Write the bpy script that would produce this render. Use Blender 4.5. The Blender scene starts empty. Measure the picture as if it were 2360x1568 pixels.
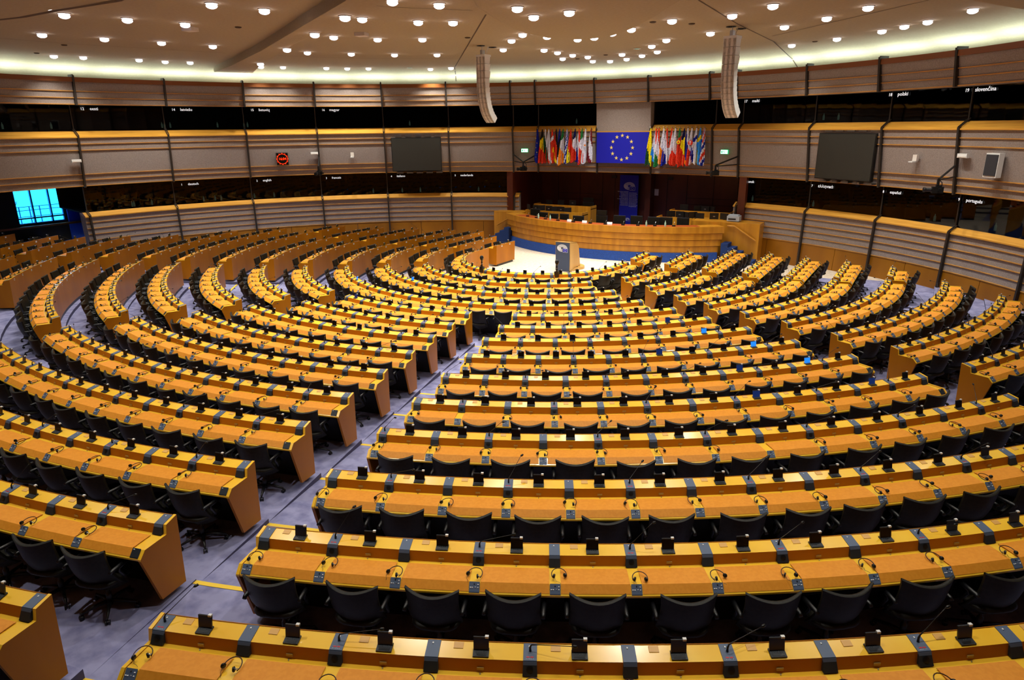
import bpy, math, random
from mathutils import Matrix, Vector
PI = math.pi
sc = bpy.context.scene
COL = sc.collection
random.seed(7)

# ------------------------------------------------------------------ camera
CAM = Vector((12.430789, -22.442941, 5.617126))
RT = Vector((0.8517725, 0.5238035, -0.0106562)); UP = Vector((-0.1478482, 0.2598339, 0.9542679)); FW = Vector((-0.5026177, 0.8112436, -0.2987628))
cd = bpy.data.cameras.new('camera'); cam = bpy.data.objects.new('camera', cd); COL.objects.link(cam)
cd.sensor_width = 36.0; cd.lens = 1567.09 * 36.0 / 2360.0; cd.clip_end = 200
cam.matrix_world = Matrix(((RT.x, UP.x, -FW.x, CAM.x), (RT.y, UP.y, -FW.y, CAM.y), (RT.z, UP.z, -FW.z, CAM.z), (0, 0, 0, 1)))
sc.camera = cam
# ------------------------------------------------------------------ view, world, exposure
sc.view_settings.view_transform = 'Standard'; sc.view_settings.look = 'None'; sc.view_settings.gamma = 1.0
sc.view_settings.use_curve_mapping = False
sc.view_settings.exposure = 1.15
wd = bpy.data.worlds.new('world'); sc.world = wd; wd.use_nodes = True
wd.node_tree.nodes['Background'].inputs[0].default_value = (1.0, 0.96, 0.93, 1)
wd.node_tree.nodes['Background'].inputs[1].default_value = 0.16
LAMP_W = 185.0          # watts of each downlight spot
COVE_W = 15.0          # watts of each trough light

# ------------------------------------------------------------------ materials
def lin(h):
    h = h.lstrip('#'); v = [int(h[i:i+2], 16) / 255 for i in (0, 2, 4)]
    return tuple(x / 12.92 if x <= 0.04045 else ((x + 0.055) / 1.055) ** 2.4 for x in v) + (1,)
def base_mat(name):
    m = bpy.data.materials.new(name); m.use_nodes = True
    return m, m.node_tree, m.node_tree.nodes['Principled BSDF']
def mat(name, col, rough=0.5, metal=0.0, spec=0.5, coat=0.0, emit=None, es=0.0, noise=None, bump=None):
    m, nt, b = base_mat(name)
    c = lin(col) if isinstance(col, str) else col
    b.inputs['Base Color'].default_value = c; b.inputs['Roughness'].default_value = rough; b.inputs['Metallic'].default_value = metal
    b.inputs['Specular IOR Level'].default_value = spec
    if coat: b.inputs['Coat Weight'].default_value = coat; b.inputs['Coat Roughness'].default_value = 0.15
    if emit: b.inputs['Emission Color'].default_value = lin(emit); b.inputs['Emission Strength'].default_value = es
    if noise:   # (second colour, scale xyz, detail, contrast lo, hi)
        c2, scl, det, lo, hi = noise
        tc = nt.nodes.new('ShaderNodeTexCoord'); mp = nt.nodes.new('ShaderNodeMapping'); mp.inputs['Scale'].default_value = scl
        nz = nt.nodes.new('ShaderNodeTexNoise'); nz.inputs['Scale'].default_value = 1.0; nz.inputs['Detail'].default_value = det
        cr = nt.nodes.new('ShaderNodeValToRGB'); cr.color_ramp.elements[0].position = lo; cr.color_ramp.elements[1].position = hi
        cr.color_ramp.elements[0].color = c; cr.color_ramp.elements[1].color = lin(c2)
        nt.links.new(tc.outputs['Object'], mp.inputs['Vector']); nt.links.new(mp.outputs[0], nz.inputs['Vector'])
        nt.links.new(nz.outputs[0], cr.inputs[0]); nt.links.new(cr.outputs[0], b.inputs['Base Color'])
        if bump:
            bp = nt.nodes.new('ShaderNodeBump'); bp.inputs['Strength'].default_value = bump; bp.inputs['Distance'].default_value = 0.01
            nt.links.new(nz.outputs[0], bp.inputs['Height']); nt.links.new(bp.outputs[0], b.inputs['Normal'])
    return m
M = {}
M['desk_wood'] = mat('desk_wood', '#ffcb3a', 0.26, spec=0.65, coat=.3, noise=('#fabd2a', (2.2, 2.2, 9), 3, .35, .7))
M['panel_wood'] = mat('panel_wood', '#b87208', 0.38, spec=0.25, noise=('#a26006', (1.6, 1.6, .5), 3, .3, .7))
M['riser'] = mat('riser_shaded_veneer', '#b0680a', 0.4, spec=0.3)  # riser veneer, its brown deepened for shade on the upright face
M['pad'] = mat('pad_leather', '#e8962c', 0.45, spec=0.35, noise=('#e28f26', (25, 25, 25), 2, .4, .6))
M['slate'] = mat('slate_grey', '#53617a', 0.45, spec=0.4)
M['slate_dark'] = mat('slate_dark', '#1b2129', 0.55)
M['black'] = mat('black_plastic_and_shade', '#0c0c0f', 0.4)
M['screen'] = mat('dark_screen', '#0a0a0c', 0.25, spec=0.5)
M['screen_blue'] = mat('blue_screen', '#061433', 0.25, emit='#1b6fd0', es=.8)
M['screen_navy'] = mat('navy_screen', '#060c22', 0.25, emit='#12306e', es=0.3)
M['silver'] = mat('silver_metal', '#b8babd', 0.3, metal=0.9)
M['white'] = mat('white_plastic', '#e4e4e2', 0.4)
M['brass'] = mat('brass_plate', '#a88a50', 0.35, metal=0.3)
M['beige'] = mat('beige_holder', '#dca656', 0.4)
M['red'] = mat('red_mark', '#c4202c', 0.5)
M['leather'] = mat('black_leather', '#17140e', 0.5, spec=0.25, noise=('#1f1b13', (30, 30, 30), 3, .4, .6), bump=0.05)
M['band'] = mat('brown_headband', '#3a160e', 0.4)
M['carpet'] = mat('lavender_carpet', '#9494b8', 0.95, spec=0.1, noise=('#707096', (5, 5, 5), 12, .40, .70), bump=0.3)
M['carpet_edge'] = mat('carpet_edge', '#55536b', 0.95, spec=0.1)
M['cream'] = mat('cream_carpet', '#d9cbb9', 0.9, spec=0.1, noise=('#cbbca9', (9, 9, 9), 5, .4, .6))
M['yellow'] = mat('yellow_strip', '#f0c83c', 0.5)
M['fabric'] = mat('wall_fabric', '#9c8f88', 0.92, spec=0.15, noise=('#8c807a', (38, 38, 38), 4, .42, .58))
M['slat'] = mat('slat_wood', '#c98f3e', 0.65, noise=('#b87f32', (2, 2, 2), 2, .4, .6))
M['sill'] = mat('sill_wood', '#dda23e', 0.4, noise=('#cb8f30', (1, 1, 30), 3, .35, .65))
M['rim'] = mat('rim_wood', '#7e440a', 0.5)
M['dado'] = mat('dado_wood', '#9c640a', 0.4, noise=('#885408', (.9, .9, .25), 2, .35, .65))
M['post'] = mat('dark_steel', '#38322e', 0.45, metal=0.4)
M['booth'] = mat('booth_dark', '#050505', 0.9)
M['niche'] = mat('niche_wood', '#5e2608', 0.45, noise=('#4c1c06', (1.2, 1.2, .3), 3, .4, .6))
M['podium'] = mat('podium_wood', '#c98a22', 0.38, noise=('#b0741a', (5, 5, .25), 2, .35, .65))
M['podium_top'] = mat('podium_leather', '#a04818', 0.4)
M['blue'] = mat('blue_upholstery', '#1c4aa0', 0.8, noise=('#173f8c', (20, 20, 20), 3, .4, .6))
M['blue_carpet'] = mat('blue_carpet', '#283c70', 0.9, spec=.1)
M['royal'] = mat('royal_blue', '#0008a8', 0.6)
M['banner'] = mat('banner_blue', '#0714a8', 0.6)
M['gold'] = mat('star_gold', '#e8d070', 0.5)
M['ceiling'] = mat('ceiling_plaster', '#aa9c82', 0.85, spec=.15, noise=('#a4967c', (14, 14, 14), 5, .35, .65))
M['seam'] = mat('seam_dark', '#4e3d2c', 0.8)
M['lamp'] = mat('lamp_lens', '#ffffff', 0.3, emit='#fff4ff', es=3.2)
M['trim'] = mat('lamp_trim', '#d8d0c8', 0.4)
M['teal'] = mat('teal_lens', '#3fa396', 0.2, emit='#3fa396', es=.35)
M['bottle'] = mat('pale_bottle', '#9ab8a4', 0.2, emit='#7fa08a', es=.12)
M['cove'] = mat('cove_tube', '#ffffff', 0.5, emit='#e6ffd8', es=6.0)
M['exit'] = mat('exit_green', '#d8ffe8', 0.4, emit='#a8ffd0', es=1.6)
M['exit_dark'] = mat('exit_dark_green', '#0c8a50', 0.4, emit='#0c8a50', es=.8)
M['led'] = mat('led_red', '#ff2a08', 0.4, emit='#ff2a08', es=1.5)
M['text'] = mat('sign_text', '#e8e8ea', 0.5, emit='#e8e8ea', es=.45)
M['grille'] = mat('speaker_grille', '#2a2a30', 0.7)
M['array_grille'] = mat('array_grille', '#b9b2a8', 0.5, noise=('#8f887f', (60, 60, 9), 2, .45, .55))
M['bigscreen'] = mat('led_wall', '#25241e', 0.6, noise=('#2c2b24', (60, 60, 60), 2, .4, .6))
M['dark_metal'] = mat('camera_black', '#141414', 0.4)
M['logo_white'] = mat('logo_white', '#eef0f4', 0.5)
M['lectern_blue'] = mat('lectern_slate', '#33415c', 0.5)
M['printer'] = mat('printer_grey', '#a9b2bc', 0.5)
M['outside'] = mat('outside_sky', '#20b0f0', 0.8, emit='#28b8ff', es=1.7)
M['outside_ground'] = mat('outside_ground', '#2f9bd8', 0.8, emit='#2f9bd8', es=.5)
M['win_frame'] = mat('window_frame', '#2a7db8', 0.4)
M['recess'] = mat('recess_dark', '#07070c', 0.8)
M['recess_blue'] = mat('recess_blue', '#1848c0', 0.7)
def glass_mat():
    m, nt, b = base_mat('dark_glass'); nt.nodes.remove(b)
    out = nt.nodes['Material Output']; tr = nt.nodes.new('ShaderNodeBsdfTransparent'); tr.inputs[0].default_value = (.22, .22, .22, 1)
    gl = nt.nodes.new('ShaderNodeBsdfGlossy'); gl.inputs['Color'].default_value = (.6, .6, .6, 1); gl.inputs['Roughness'].default_value = .02
    fr = nt.nodes.new('ShaderNodeFresnel'); fr.inputs[0].default_value = 1.45; mx = nt.nodes.new('ShaderNodeMixShader')
    nt.links.new(fr.outputs[0], mx.inputs[0]); nt.links.new(tr.outputs[0], mx.inputs[1]); nt.links.new(gl.outputs[0], mx.inputs[2]); nt.links.new(mx.outputs[0], out.inputs[0])
    return m
M['glass'] = glass_mat()
M['clear_glass'] = mat('clear_glass', '#e8f6ff', 0.02)
M['clear_glass'].node_tree.nodes['Principled BSDF'].inputs['Transmission Weight'].default_value = 1.0
M['clear_glass'].node_tree.nodes['Principled BSDF'].inputs['IOR'].default_value = 1.05

# ------------------------------------------------------------------ mesh builder
class MB:
    def __init__(s): s.v = []; s.f = []; s.m = []; s.mats = []
    def mi(s, m):
        if m not in s.mats: s.mats.append(m)
        return s.mats.index(m)
    def add(s, vs, fs, m):
        o = len(s.v); k = s.mi(m); s.v += [tuple(v) for v in vs]
        for f in fs: s.f.append(tuple(o + i for i in f)); s.m.append(k)
        return s
    def box(s, x0, x1, y0, y1, z0, z1, m):
        vs = [(x, y, z) for z in (z0, z1) for y in (y0, y1) for x in (x0, x1)]
        return s.add(vs, [(0, 2, 3, 1), (4, 5, 7, 6), (0, 1, 5, 4), (2, 6, 7, 3), (0, 4, 6, 2), (1, 3, 7, 5)], m)
    def hexa(s, p, m):      # 8 points: bottom ring 4, top ring 4
        return s.add(p, [(3, 2, 1, 0), (4, 5, 6, 7), (0, 1, 5, 4), (1, 2, 6, 5), (2, 3, 7, 6), (3, 0, 4, 7)], m)
    def prism(s, poly, x0, x1, m, axis='x'):   # poly of (y,z) extruded along x
        n = len(poly); vs = [(x0, a, b) for a, b in poly] + [(x1, a, b) for a, b in poly]
        if axis == 'y': vs = [(a, x0, b) for a, b in poly] + [(a, x1, b) for a, b in poly]
        if axis == 'z': vs = [(a, b, x0) for a, b in poly] + [(a, b, x1) for a, b in poly]
        fs = [tuple(range(n)), tuple(range(2 * n - 1, n - 1, -1))] + [(i, n + i, n + (i + 1) % n, (i + 1) % n) for i in range(n)]
        return s.add(vs, fs, m)
    def tube(s, pts, r, m, n=6, closed=False):
        pts = [Vector(p) for p in pts]; rs = r if isinstance(r, (list, tuple)) else [r] * len(pts); vs = []; fs = []; pr = None
        for i, p in enumerate(pts):
            t = (pts[min(i + 1, len(pts) - 1)] - pts[max(i - 1, 0)]).normalized()
            if pr is None: pr = t.orthogonal().normalized()
            pr = (pr - t * pr.dot(t)).normalized(); q = t.cross(pr)
            for k in range(n): a = 2 * PI * k / n; vs.append(p + (pr * math.cos(a) + q * math.sin(a)) * rs[i])
        for i in range(len(pts) - 1):
            for k in range(n): fs.append((i * n + k, i * n + (k + 1) % n, (i + 1) * n + (k + 1) % n, (i + 1) * n + k))
        fs.append(tuple(range(n - 1, -1, -1))); fs.append(tuple(range((len(pts) - 1) * n, len(pts) * n)))
        return s.add(vs, fs, m)
    def lathe(s, prof, m, n=12, c=(0, 0, 0), ax='z'):
        vs = []; fs = []
        for r, z in prof:
            for k in range(n):
                a = 2 * PI * k / n; p = (r * math.cos(a), r * math.sin(a), z)
                if ax == 'y': p = (p[0], p[2], p[1])
                if ax == 'x': p = (p[2], p[0], p[1])
                vs.append((c[0] + p[0], c[1] + p[1], c[2] + p[2]))
        for i in range(len(prof) - 1):
            for k in range(n): fs.append((i * n + k, i * n + (k + 1) % n, (i + 1) * n + (k + 1) % n, (i + 1) * n + k))
        fs.append(tuple(range(n - 1, -1, -1))); fs.append(tuple(range((len(prof) - 1) * n, len(prof) * n)))
        return s.add(vs, fs, m)
    def grid(s, pts, m):    # rows of points
        h = len(pts); w = len(pts[0]); vs = [p for r in pts for p in r]
        return s.add(vs, [(i * w + j, i * w + j + 1, (i + 1) * w + j + 1, (i + 1) * w + j) for i in range(h - 1) for j in range(w - 1)], m)
    def mesh(s, name, smooth=False):
        me = bpy.data.meshes.new(name); me.from_pydata(s.v, [], s.f)
        for m in s.mats: me.materials.append(M[m] if isinstance(m, str) else m)
        me.polygons.foreach_set('material_index', s.m)
        if smooth: me.polygons.foreach_set('use_smooth', [True] * len(me.polygons))
        me.update(); return me
    def put(s, other, mw):   # append another builder transformed
        for f, k in zip(other.f, other.m): s.f.append(tuple(len(s.v) + i for i in f)); s.m.append(s.mi(other.mats[k]))
        s.v += [tuple(mw @ Vector(v)) for v in other.v]
        return s
def link(name, data, parent=None, loc=(0, 0, 0), rz=0.0, rot=None):
    o = bpy.data.objects.new(name, data); COL.objects.link(o); o.parent = parent
    o.location = loc; o.rotation_euler = rot if rot else (0, 0, rz)
    return o
def ob(name, mb, parent=None, loc=(0, 0, 0), rz=0.0, rot=None, smooth=False):
    return link(name, mb.mesh(name, smooth), parent, loc, rz, rot)
def tag(o, label, cat, group=None, kind=None):
    if label: o['label'] = label
    if cat: o['category'] = cat
    if group: o['group'] = group
    if kind: o['kind'] = kind
    return o
def thing(name, loc, rz, label, cat, group=None, rot=None):
    return tag(link(name, None, None, loc, rz, rot), label, cat, group)
def struct(name, mb, smooth=False):
    return tag(ob(name, mb, smooth=smooth), None, None, None, 'structure')
def text_mb(s, size, m, depth=0.004, align='LEFT'):
    cu = bpy.data.curves.new('t', 'FONT'); cu.body = s; cu.size = size; cu.extrude = depth / 2; cu.align_x = align; cu.resolution_u = 2
    t = bpy.data.objects.new('t', cu); COL.objects.link(t); bpy.context.view_layer.update()
    me = bpy.data.meshes.new_from_object(t.evaluated_get(bpy.context.evaluated_depsgraph_get()))
    b = MB(); b.add([tuple(v.co) for v in me.vertices], [tuple(p.vertices) for p in me.polygons], m)
    bpy.data.objects.remove(t); bpy.data.curves.remove(cu); bpy.data.meshes.remove(me)
    return b
ORD = ['', 'first', 'second', 'third', 'fourth', 'fifth', 'sixth', 'seventh', 'eighth', 'ninth', 'tenth', 'eleventh', 'twelfth', 'thirteenth', 'fourteenth', 'fifteenth', 'sixteenth', 'seventeenth', 'eighteenth', 'nineteenth']

# ------------------------------------------------------------------ plan of the hemicycle (metres; +Y is towards the podium)
R = {1: 3.152, 2: 4.595, 3: 5.98, 4: 7.402, 5: 8.818, 6: 10.201, 7: 11.625, 8: 13.038, 9: 14.358, 10: 15.79, 11: 17.169, 12: 18.582, 13: 19.914, 14: 21.433, 15: 22.9}
ZF = {0: 0, 1: 0, 2: 0, 3: 0.0, 4: 0.01, 5: .108, 6: .197, 7: .315, 8: .407, 9: .462, 10: .553, 11: .644, 12: .716, 13: .736, 14: .854, 15: .95}
def upt(u, r, dr=0.0):     # u = arc length along a row (positive to the left of the axis), dr = outwards
    q = R[r] * PI / 2
    if abs(u) > q:
        sg = 1 if u > 0 else -1
        return (-sg * (R[r] + dr), abs(u) - q), -sg * PI / 2
    ph = u / R[r]
    return (-(R[r] + dr) * math.sin(ph), -(R[r] + dr) * math.cos(ph)), -ph
# row: (left end, right end, seats) in arc length
BLK = {
 1: [(7.62, 6.35, 2), (5.57, -5.57, 18), (-6.32, -7.70, 2)],
 2: [(10.66, 8.01, 4), (7.33, 4.82, 4), (3.54, -3.81, 11), (-5.21, -7.35, 4), (-8.21, -10.90, 4)],
 3: [(13.86, 9.89, 6), (9.01, 6.05, 5), (4.83, -5.16, 15), (-6.53, -9.50, 5), (-10.28, -14.26, 6)],
 4: [(15.74, 11.86, 6), (11.10, 7.25, 6), (6.05, -6.55, 18), (-7.90, -11.54, 6), (-12.27, -16.30, 6)],
 5: [(16.95, 13.67, 5), (12.85, 8.47, 6), (7.06, 2.81, 6), (1.75, -2.43, 6), (-3.72, -7.99, 6), (-9.20, -13.97, 7), (-14.35, -17.71, 5)],
 6: [(18.17, 15.51, 4), (14.76, 9.65, 7), (8.24, 3.24, 7), (2.06, -2.86, 7), (-4.16, -9.33, 7), (-10.54, -15.99, 8), (-16.47, -19.33, 4)],
 7: [(19.28, 17.94, 2), (17.28, 10.73, 9), (9.37, 3.56, 8), (2.60, -3.34, 8), (-4.62, -10.66, 8), (-11.88, -18.38, 9), (-19.06, -20.50, 2)],
 8: [(19.14, 11.95, 10), (10.74, 4.01, 10), (2.96, -3.84, 10), (-5.11, -12.02, 10), (-13.25, -20.60, 11)],
 9: [(19.36, 13.56, 8), (12.23, 4.60, 11), (3.60, -4.23, 11), (-5.50, -13.40, 11), (-14.69, -21.17, 9)],
 10: [(19.17, 14.79, 6), (13.50, 5.09, 12), (3.86, -4.70, 12), (-5.96, -14.74, 12), (-16.06, -20.5, 6)],
 11: [(19.67, 16.01, 5), (14.84, 11.1, 5), (4.2, -5.13, 13), (-6.42, -16.22, 13)],
 12: [(20.52, 17.44, 4), (16.25, 14.1, 3), (3.71, -5.59, 13), (-6.84, -16.86, 14)],
 13: [(22.21, 19.2, 4), (3.05, -5.93, 12), (-7.19, -16.18, 12)],
 14: [(23.49, 20.4, 4), (-1.82, -6.38, 6), (-7.69, -16.09, 11)]}
def section(r, ul, ur):
    q = R[r] * PI / 2; m = (ul + ur) / 2; d = math.degrees(m / R[r])
    if r <= 7 and m > q - .05 * r and ur > q - 1.2 and (ul - ur) < 4.3 and d > 88: return 'podium-left wing'
    if r <= 7 and d < -91: return 'podium-right wing'
    if d > 52: return 'far left section'
    if r <= 4 and abs(d) < 20: return 'long middle curve'
    if d > 15: return 'mid left section'
    if d > -15: return 'near left section'
    if d > -50: return 'middle section'
    return 'right section'
ROWN = {r: ORD[r] for r in range(1, 16)}

# ------------------------------------------------------------------ floor: stepped U-shaped tiers, sloping aisles
YEND = 10.5
def rin(r): return R[r] - .27 if r > 0 else 0
def fpt(t, rad):          # t: degrees -90..90 on the curve, beyond: metres of straight
    if t > 90: return (-rad, t - 90)
    if t < -90: return (rad, -90 - t)
    a = math.radians(t); return (-rad * math.sin(a), -rad * math.cos(a))
def u2t(u, r):
    q = R[r] * PI / 2
    return math.degrees(u / R[r]) if abs(u) <= q else (1 if u > 0 else -1) * (90 + abs(u) - q)
def build_floor():
    fb = MB(); strips = {}
    for r in range(0, 15):
        r0 = rin(r) if r else 0.0; r1 = rin(r + 1)
        ivs = []        # (t0,t1,flat)
        if r < 5: ivs = [(-90 - YEND, 90 + YEND, True)]
        else:
            bl = sorted([(u2t(b[1] - .11, r), u2t(b[0] + .11, r)) for b in BLK[r]])
            cur = -90 - YEND
            if r >= 11: cur = bl[0][0] if bl[0][0] < -60 else -90 - YEND
            for k, (a, b) in enumerate(bl):
                if a > cur:
                    wide = (a - cur) > 12
                    ivs.append((cur, a, wide or k == 0))
                ivs.append((a, b, True)); cur = b
            ivs.append((cur, 90 + YEND, True))
            if ivs[0][0] > -90 - YEND: ivs.insert(0, (-90 - YEND, ivs[0][0], True))
        for a, b, flat in ivs:
            zi = ZF[r] if flat else ZF[r - 1] + .10 * (ZF[r] - ZF[r - 1]); zo = ZF[r]; zp = ZF[r - 1] if r else 0
            cuts = [a]; st = 3.0
            t = math.ceil(a / st) * st
            while t < b - 1e-6:
                if t > a + 1e-6 and -90 <= t <= 90: cuts.append(t)
                t += st
            for e in (-90.0, 90.0, 94.9, -94.9):
                if a < e < b and e not in cuts: cuts.append(e)
            cuts.append(b); cuts = sorted(set(cuts))
            for i in range(len(cuts) - 1):
                t0, t1 = cuts[i], cuts[i + 1]; tm = (t0 + t1) / 2
                cream = r <= 2 or (r <= 6 and abs(tm) > 94.9)
                m = 'cream' if cream else 'carpet'
                A, B_, C_, D = fpt(t0, r0), fpt(t1, r0), fpt(t1, r1), fpt(t0, r1)
                if r == 0:
                    fb.add([(0, 0, 0) if abs(tm) <= 90 else (0, abs(t0) - 90, 0), (0, 0, 0) if abs(tm) <= 90 else (0, abs(t1) - 90, 0), (*C_, 0), (*D, 0)],
                           [(0, 1, 2, 3)] if abs(tm) > 90 else [(0, 2, 3)], m)
                    continue
                fb.add([(*A, zi), (*B_, zi), (*C_, zo), (*D, zo)], [(0, 1, 2, 3)], m)
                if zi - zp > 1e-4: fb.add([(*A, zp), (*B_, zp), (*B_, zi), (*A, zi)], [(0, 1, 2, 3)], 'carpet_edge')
                if not flat and r >= 5:
                    E1, F1 = fpt(t0, r0 + .065), fpt(t1, r0 + .065)
                    strips.setdefault(round((a + b) / 2 / 12), MB()).add([(*A, zi + .004), (*B_, zi + .004), (*F1, zi + .006), (*E1, zi + .006), (*A, zi - .03), (*B_, zi - .03)], [(0, 1, 2, 3), (4, 5, 1, 0)], 'yellow')
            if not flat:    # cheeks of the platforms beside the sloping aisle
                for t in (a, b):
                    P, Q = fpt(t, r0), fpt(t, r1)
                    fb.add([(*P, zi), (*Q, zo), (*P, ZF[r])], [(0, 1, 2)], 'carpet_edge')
    g = [[fpt(t, rad) + (.95,) for t in range(-72, 75, 6)] for rad in (rin(15), 37)]; fb.grid(g, 'carpet')
    struct('floor', fb)
    for k, s in sorted(strips.items()): struct('trim_1', s)
build_floor()

# ------------------------------------------------------------------ seat fittings (local: x right, y towards podium, z up from the tier; origin under the ledge edge)
LB = .86
def bend(pts, Rr):        # bend straight local points around the row's curve
    out = []
    for x, y, z in pts:
        a = x / Rr; out.append(((Rr - y) * math.sin(a), Rr - (Rr - y) * math.cos(a), z))
    return out
PROF = [(.165, .89), (.012, .86), (-.008, .755), (-.315, .765), (-.385, .697), (-.385, .678), (-.30, .70), (.10, .70), (.10, .09), (.138, .09)]
def sweep(r, u0, u1, poly, m, mb, step=None, under=None):
    n = max(1, int(abs(u1 - u0) / (step or .16))); q = R[r] * PI / 2
    us = [u0 + (u1 - u0) * i / n for i in range(n + 1)]
    if abs(u0) > q and abs(u1) > q and u0 * u1 > 0: us = [u0, u1]
    k = len(poly); vs = []
    for u in us:
        for y, z in poly:
            (x, yy), _ = upt(u, r, -y); vs.append((x, yy, z))
    fs = []
    for i in range(len(us) - 1):
        for j in range(k): fs.append((i * k + j, (i + 1) * k + j, (i + 1) * k + (j + 1) % k, i * k + (j + 1) % k))
    fs.append(tuple(range(k))); fs.append(tuple(range((len(us) - 1) * k + k - 1, (len(us) - 1) * k - 1, -1)))
    f0 = len(mb.f); mb.add(vs, fs, m)
    if under:
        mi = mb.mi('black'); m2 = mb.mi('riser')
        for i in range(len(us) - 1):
            for j in under: mb.m[f0 + i * k + j] = mi  # undersides coloured black to stand for the shade beneath the desk
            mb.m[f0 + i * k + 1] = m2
    return mb
SH = {}
def shared(key, fn):
    if key not in SH: SH[key] = fn()
    return SH[key]
def pad_mesh(w, Rr):
    b = MB(); n = 5; top = []
    for prof_y, z in [(-.070, .762), (-.070, .771), (-.312, .776), (-.374, .712), (-.372, .700)]:
        top.append(bend([(-w / 2 + w * i / n + 0, prof_y, z) for i in range(n + 1)], Rr))
    b.grid(top, 'pad'); return b.mesh('writing_pad')
def console_mb(wd=.105):
    b = MB(); h = wd / 2
    b.prism([(.158, .894), (.006, .868), (-.0, .86), (-.045, .764), (.02, .764), (.03, .85), (.158, .872)], -h, h, 'slate')
    b.add([(-h + .001, .004, .8665), (h - .001, .004, .8665), (h + .004, -.0465, .766), (-h - .004, -.0465, .766), (-h + .001, .02, .85), (h - .001, .02, .85), (h + .004, .0, .766), (-h - .004, .0, .766)],
          [(0, 3, 2, 1), (0, 4, 7, 3), (1, 2, 6, 5)], 'slate_dark')  # front and sides in darker slate, shade put into the colour below the lit top
    b.box(-.012, -.002, .12, .135, .887, .8935, 'white'); return b
def spk_mb():
    b = MB(); pts = []
    c0 = Vector((0, -.0235, .812)); n = Vector((0, -.90, .44)); u = Vector((1, 0, 0)); v = n.cross(u)
    vs = [c0 + n * .006] + [c0 + n * .004 + (u * math.cos(a) + v * math.sin(a)) * .027 for a in [2 * PI * k / 12 for k in range(12)]]
    b.add(vs, [(0, 1 + k, 1 + (k + 1) % 12) for k in range(12)], 'black'); return b
def redmark_mb():
    b = MB()
    for x in (-.028, .003): b.hexa([(x, .030, .872), (x + .024, .030, .872), (x + .024, .040, .874), (x, .040, .874), (x, .030, .874), (x + .024, .030, .874), (x + .024, .040, .876), (x, .040, .876)], 'red')
    for k in range(5): b.box(-.03 + k * .013, -.024 + k * .013, .018, .021, .870, .8725, 'white')
    return b
def mic_mb(var):
    b = MB(); rnd = random.Random(var)
    L = (.30, .26, .34, .22)[var % 4]; lift = (.10, .16, .05, .22)[var % 4]
    pts = [(0, 0, 0), (0, 0, .035), (.01, 0, .06)] + [(.02 + L * t, 0, .065 + lift * t) for t in (.15, .4, .7, .9)]
    b.tube(pts, [.011, .009, .006, .0035, .003, .003, .003], 'black', 6)
    e = pts[-1]; b.tube([e, (e[0] + .015, 0, e[2] + .003), (e[0] + .04, 0, e[2] + .006)], [.006, .013, .011], 'black', 8); return b
def tray_mb():
    b = MB(); b.prism([(.10, .880), (.10, .892), (.022, .876), (.022, .866)], -.062, .062, 'slate_dark')
    b.prism([(.050, .8815), (.050, .884), (.030, .880), (.030, .8775)], -.045, .045, 'black')
    for k in range(5): b.box(-.042 + k * .02, -.036 + k * .02, .062, .066, .884, .887, 'silver')
    return b
def flip_mb(m='screen'):
    b = MB(); b.prism([(.072, .885), (.084, .885), (.104, .985), (.092, .987)], -.060, .060, m)
    b.prism([(.0915, .985), (.1045, .985), (.106, .993), (.093, .995)], -.061, .061, 'slate_dark')
    b.box(.030, .058, .088, .112, .986, 1.003, 'white'); return b
def holder_mb():
    b = MB(); b.prism([(.150, .887), (.150, .892), (.095, .881), (.095, .877)], -.038, .038, 'beige'); return b
def jack_mb():
    b = MB(); b.prism([(-.318, .770), (-.316, .779), (-.378, .712), (-.382, .703)], -.050, .050, 'slate')
    for x, y in ((-.036, -.352), (-.018, -.352), (.034, -.352), (.034, -.334), (.010, -.350)):
        z = .779 + (y + .316) * (.067 / .062) ; b.box(x - .006, x + .006, y - .005, y + .005, z - .004, z + .003, 'white' if x != .010 else 'silver')
    b.box(-.006, .004, -.336, -.326, .752, .770, 'black'); return b
def blank_jack_mb():
    b = MB(); b.prism([(-.318, .770), (-.316, .779), (-.378, .712), (-.382, .703)], -.050, .050, 'slate_dark'); b.box(-.035, -.020, -.330, -.324, .760, .772, 'white'); return b
def plate_mb():
    b = MB(); b.box(-.027, .027, -.012, -.005, .778, .800, 'brass'); return b
def lock_mb():
    b = MB(); b.lathe([(.006, .754), (.006, .764), (.0, .765)], 'silver', 8, (0, -.03, 0)); return b
DIG = {}
def digits(s, size, m):
    b = MB(); x = 0; ws = []
    for ch in s:
        if (ch, m) not in DIG: DIG[(ch, m)] = text_mb(ch, 1.0, m, .05)
        w = .36 if ch == '1' else .56; ws.append(w)
    tot = sum(ws) * size; x = -tot / 2
    for ch, w in zip(s, ws): b.put(DIG[(ch, m)], Matrix.Translation((x, 0, 0)) @ Matrix.Diagonal((size, size, size, 1))); x += w * size
    return b
M['ink'] = mat('dark_ink', '#2a2a30', 0.6)
def front_plate_mb(): b = MB(); b.box(-.036, .036, .162, .168, .795, .850, 'white'); return b

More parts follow.
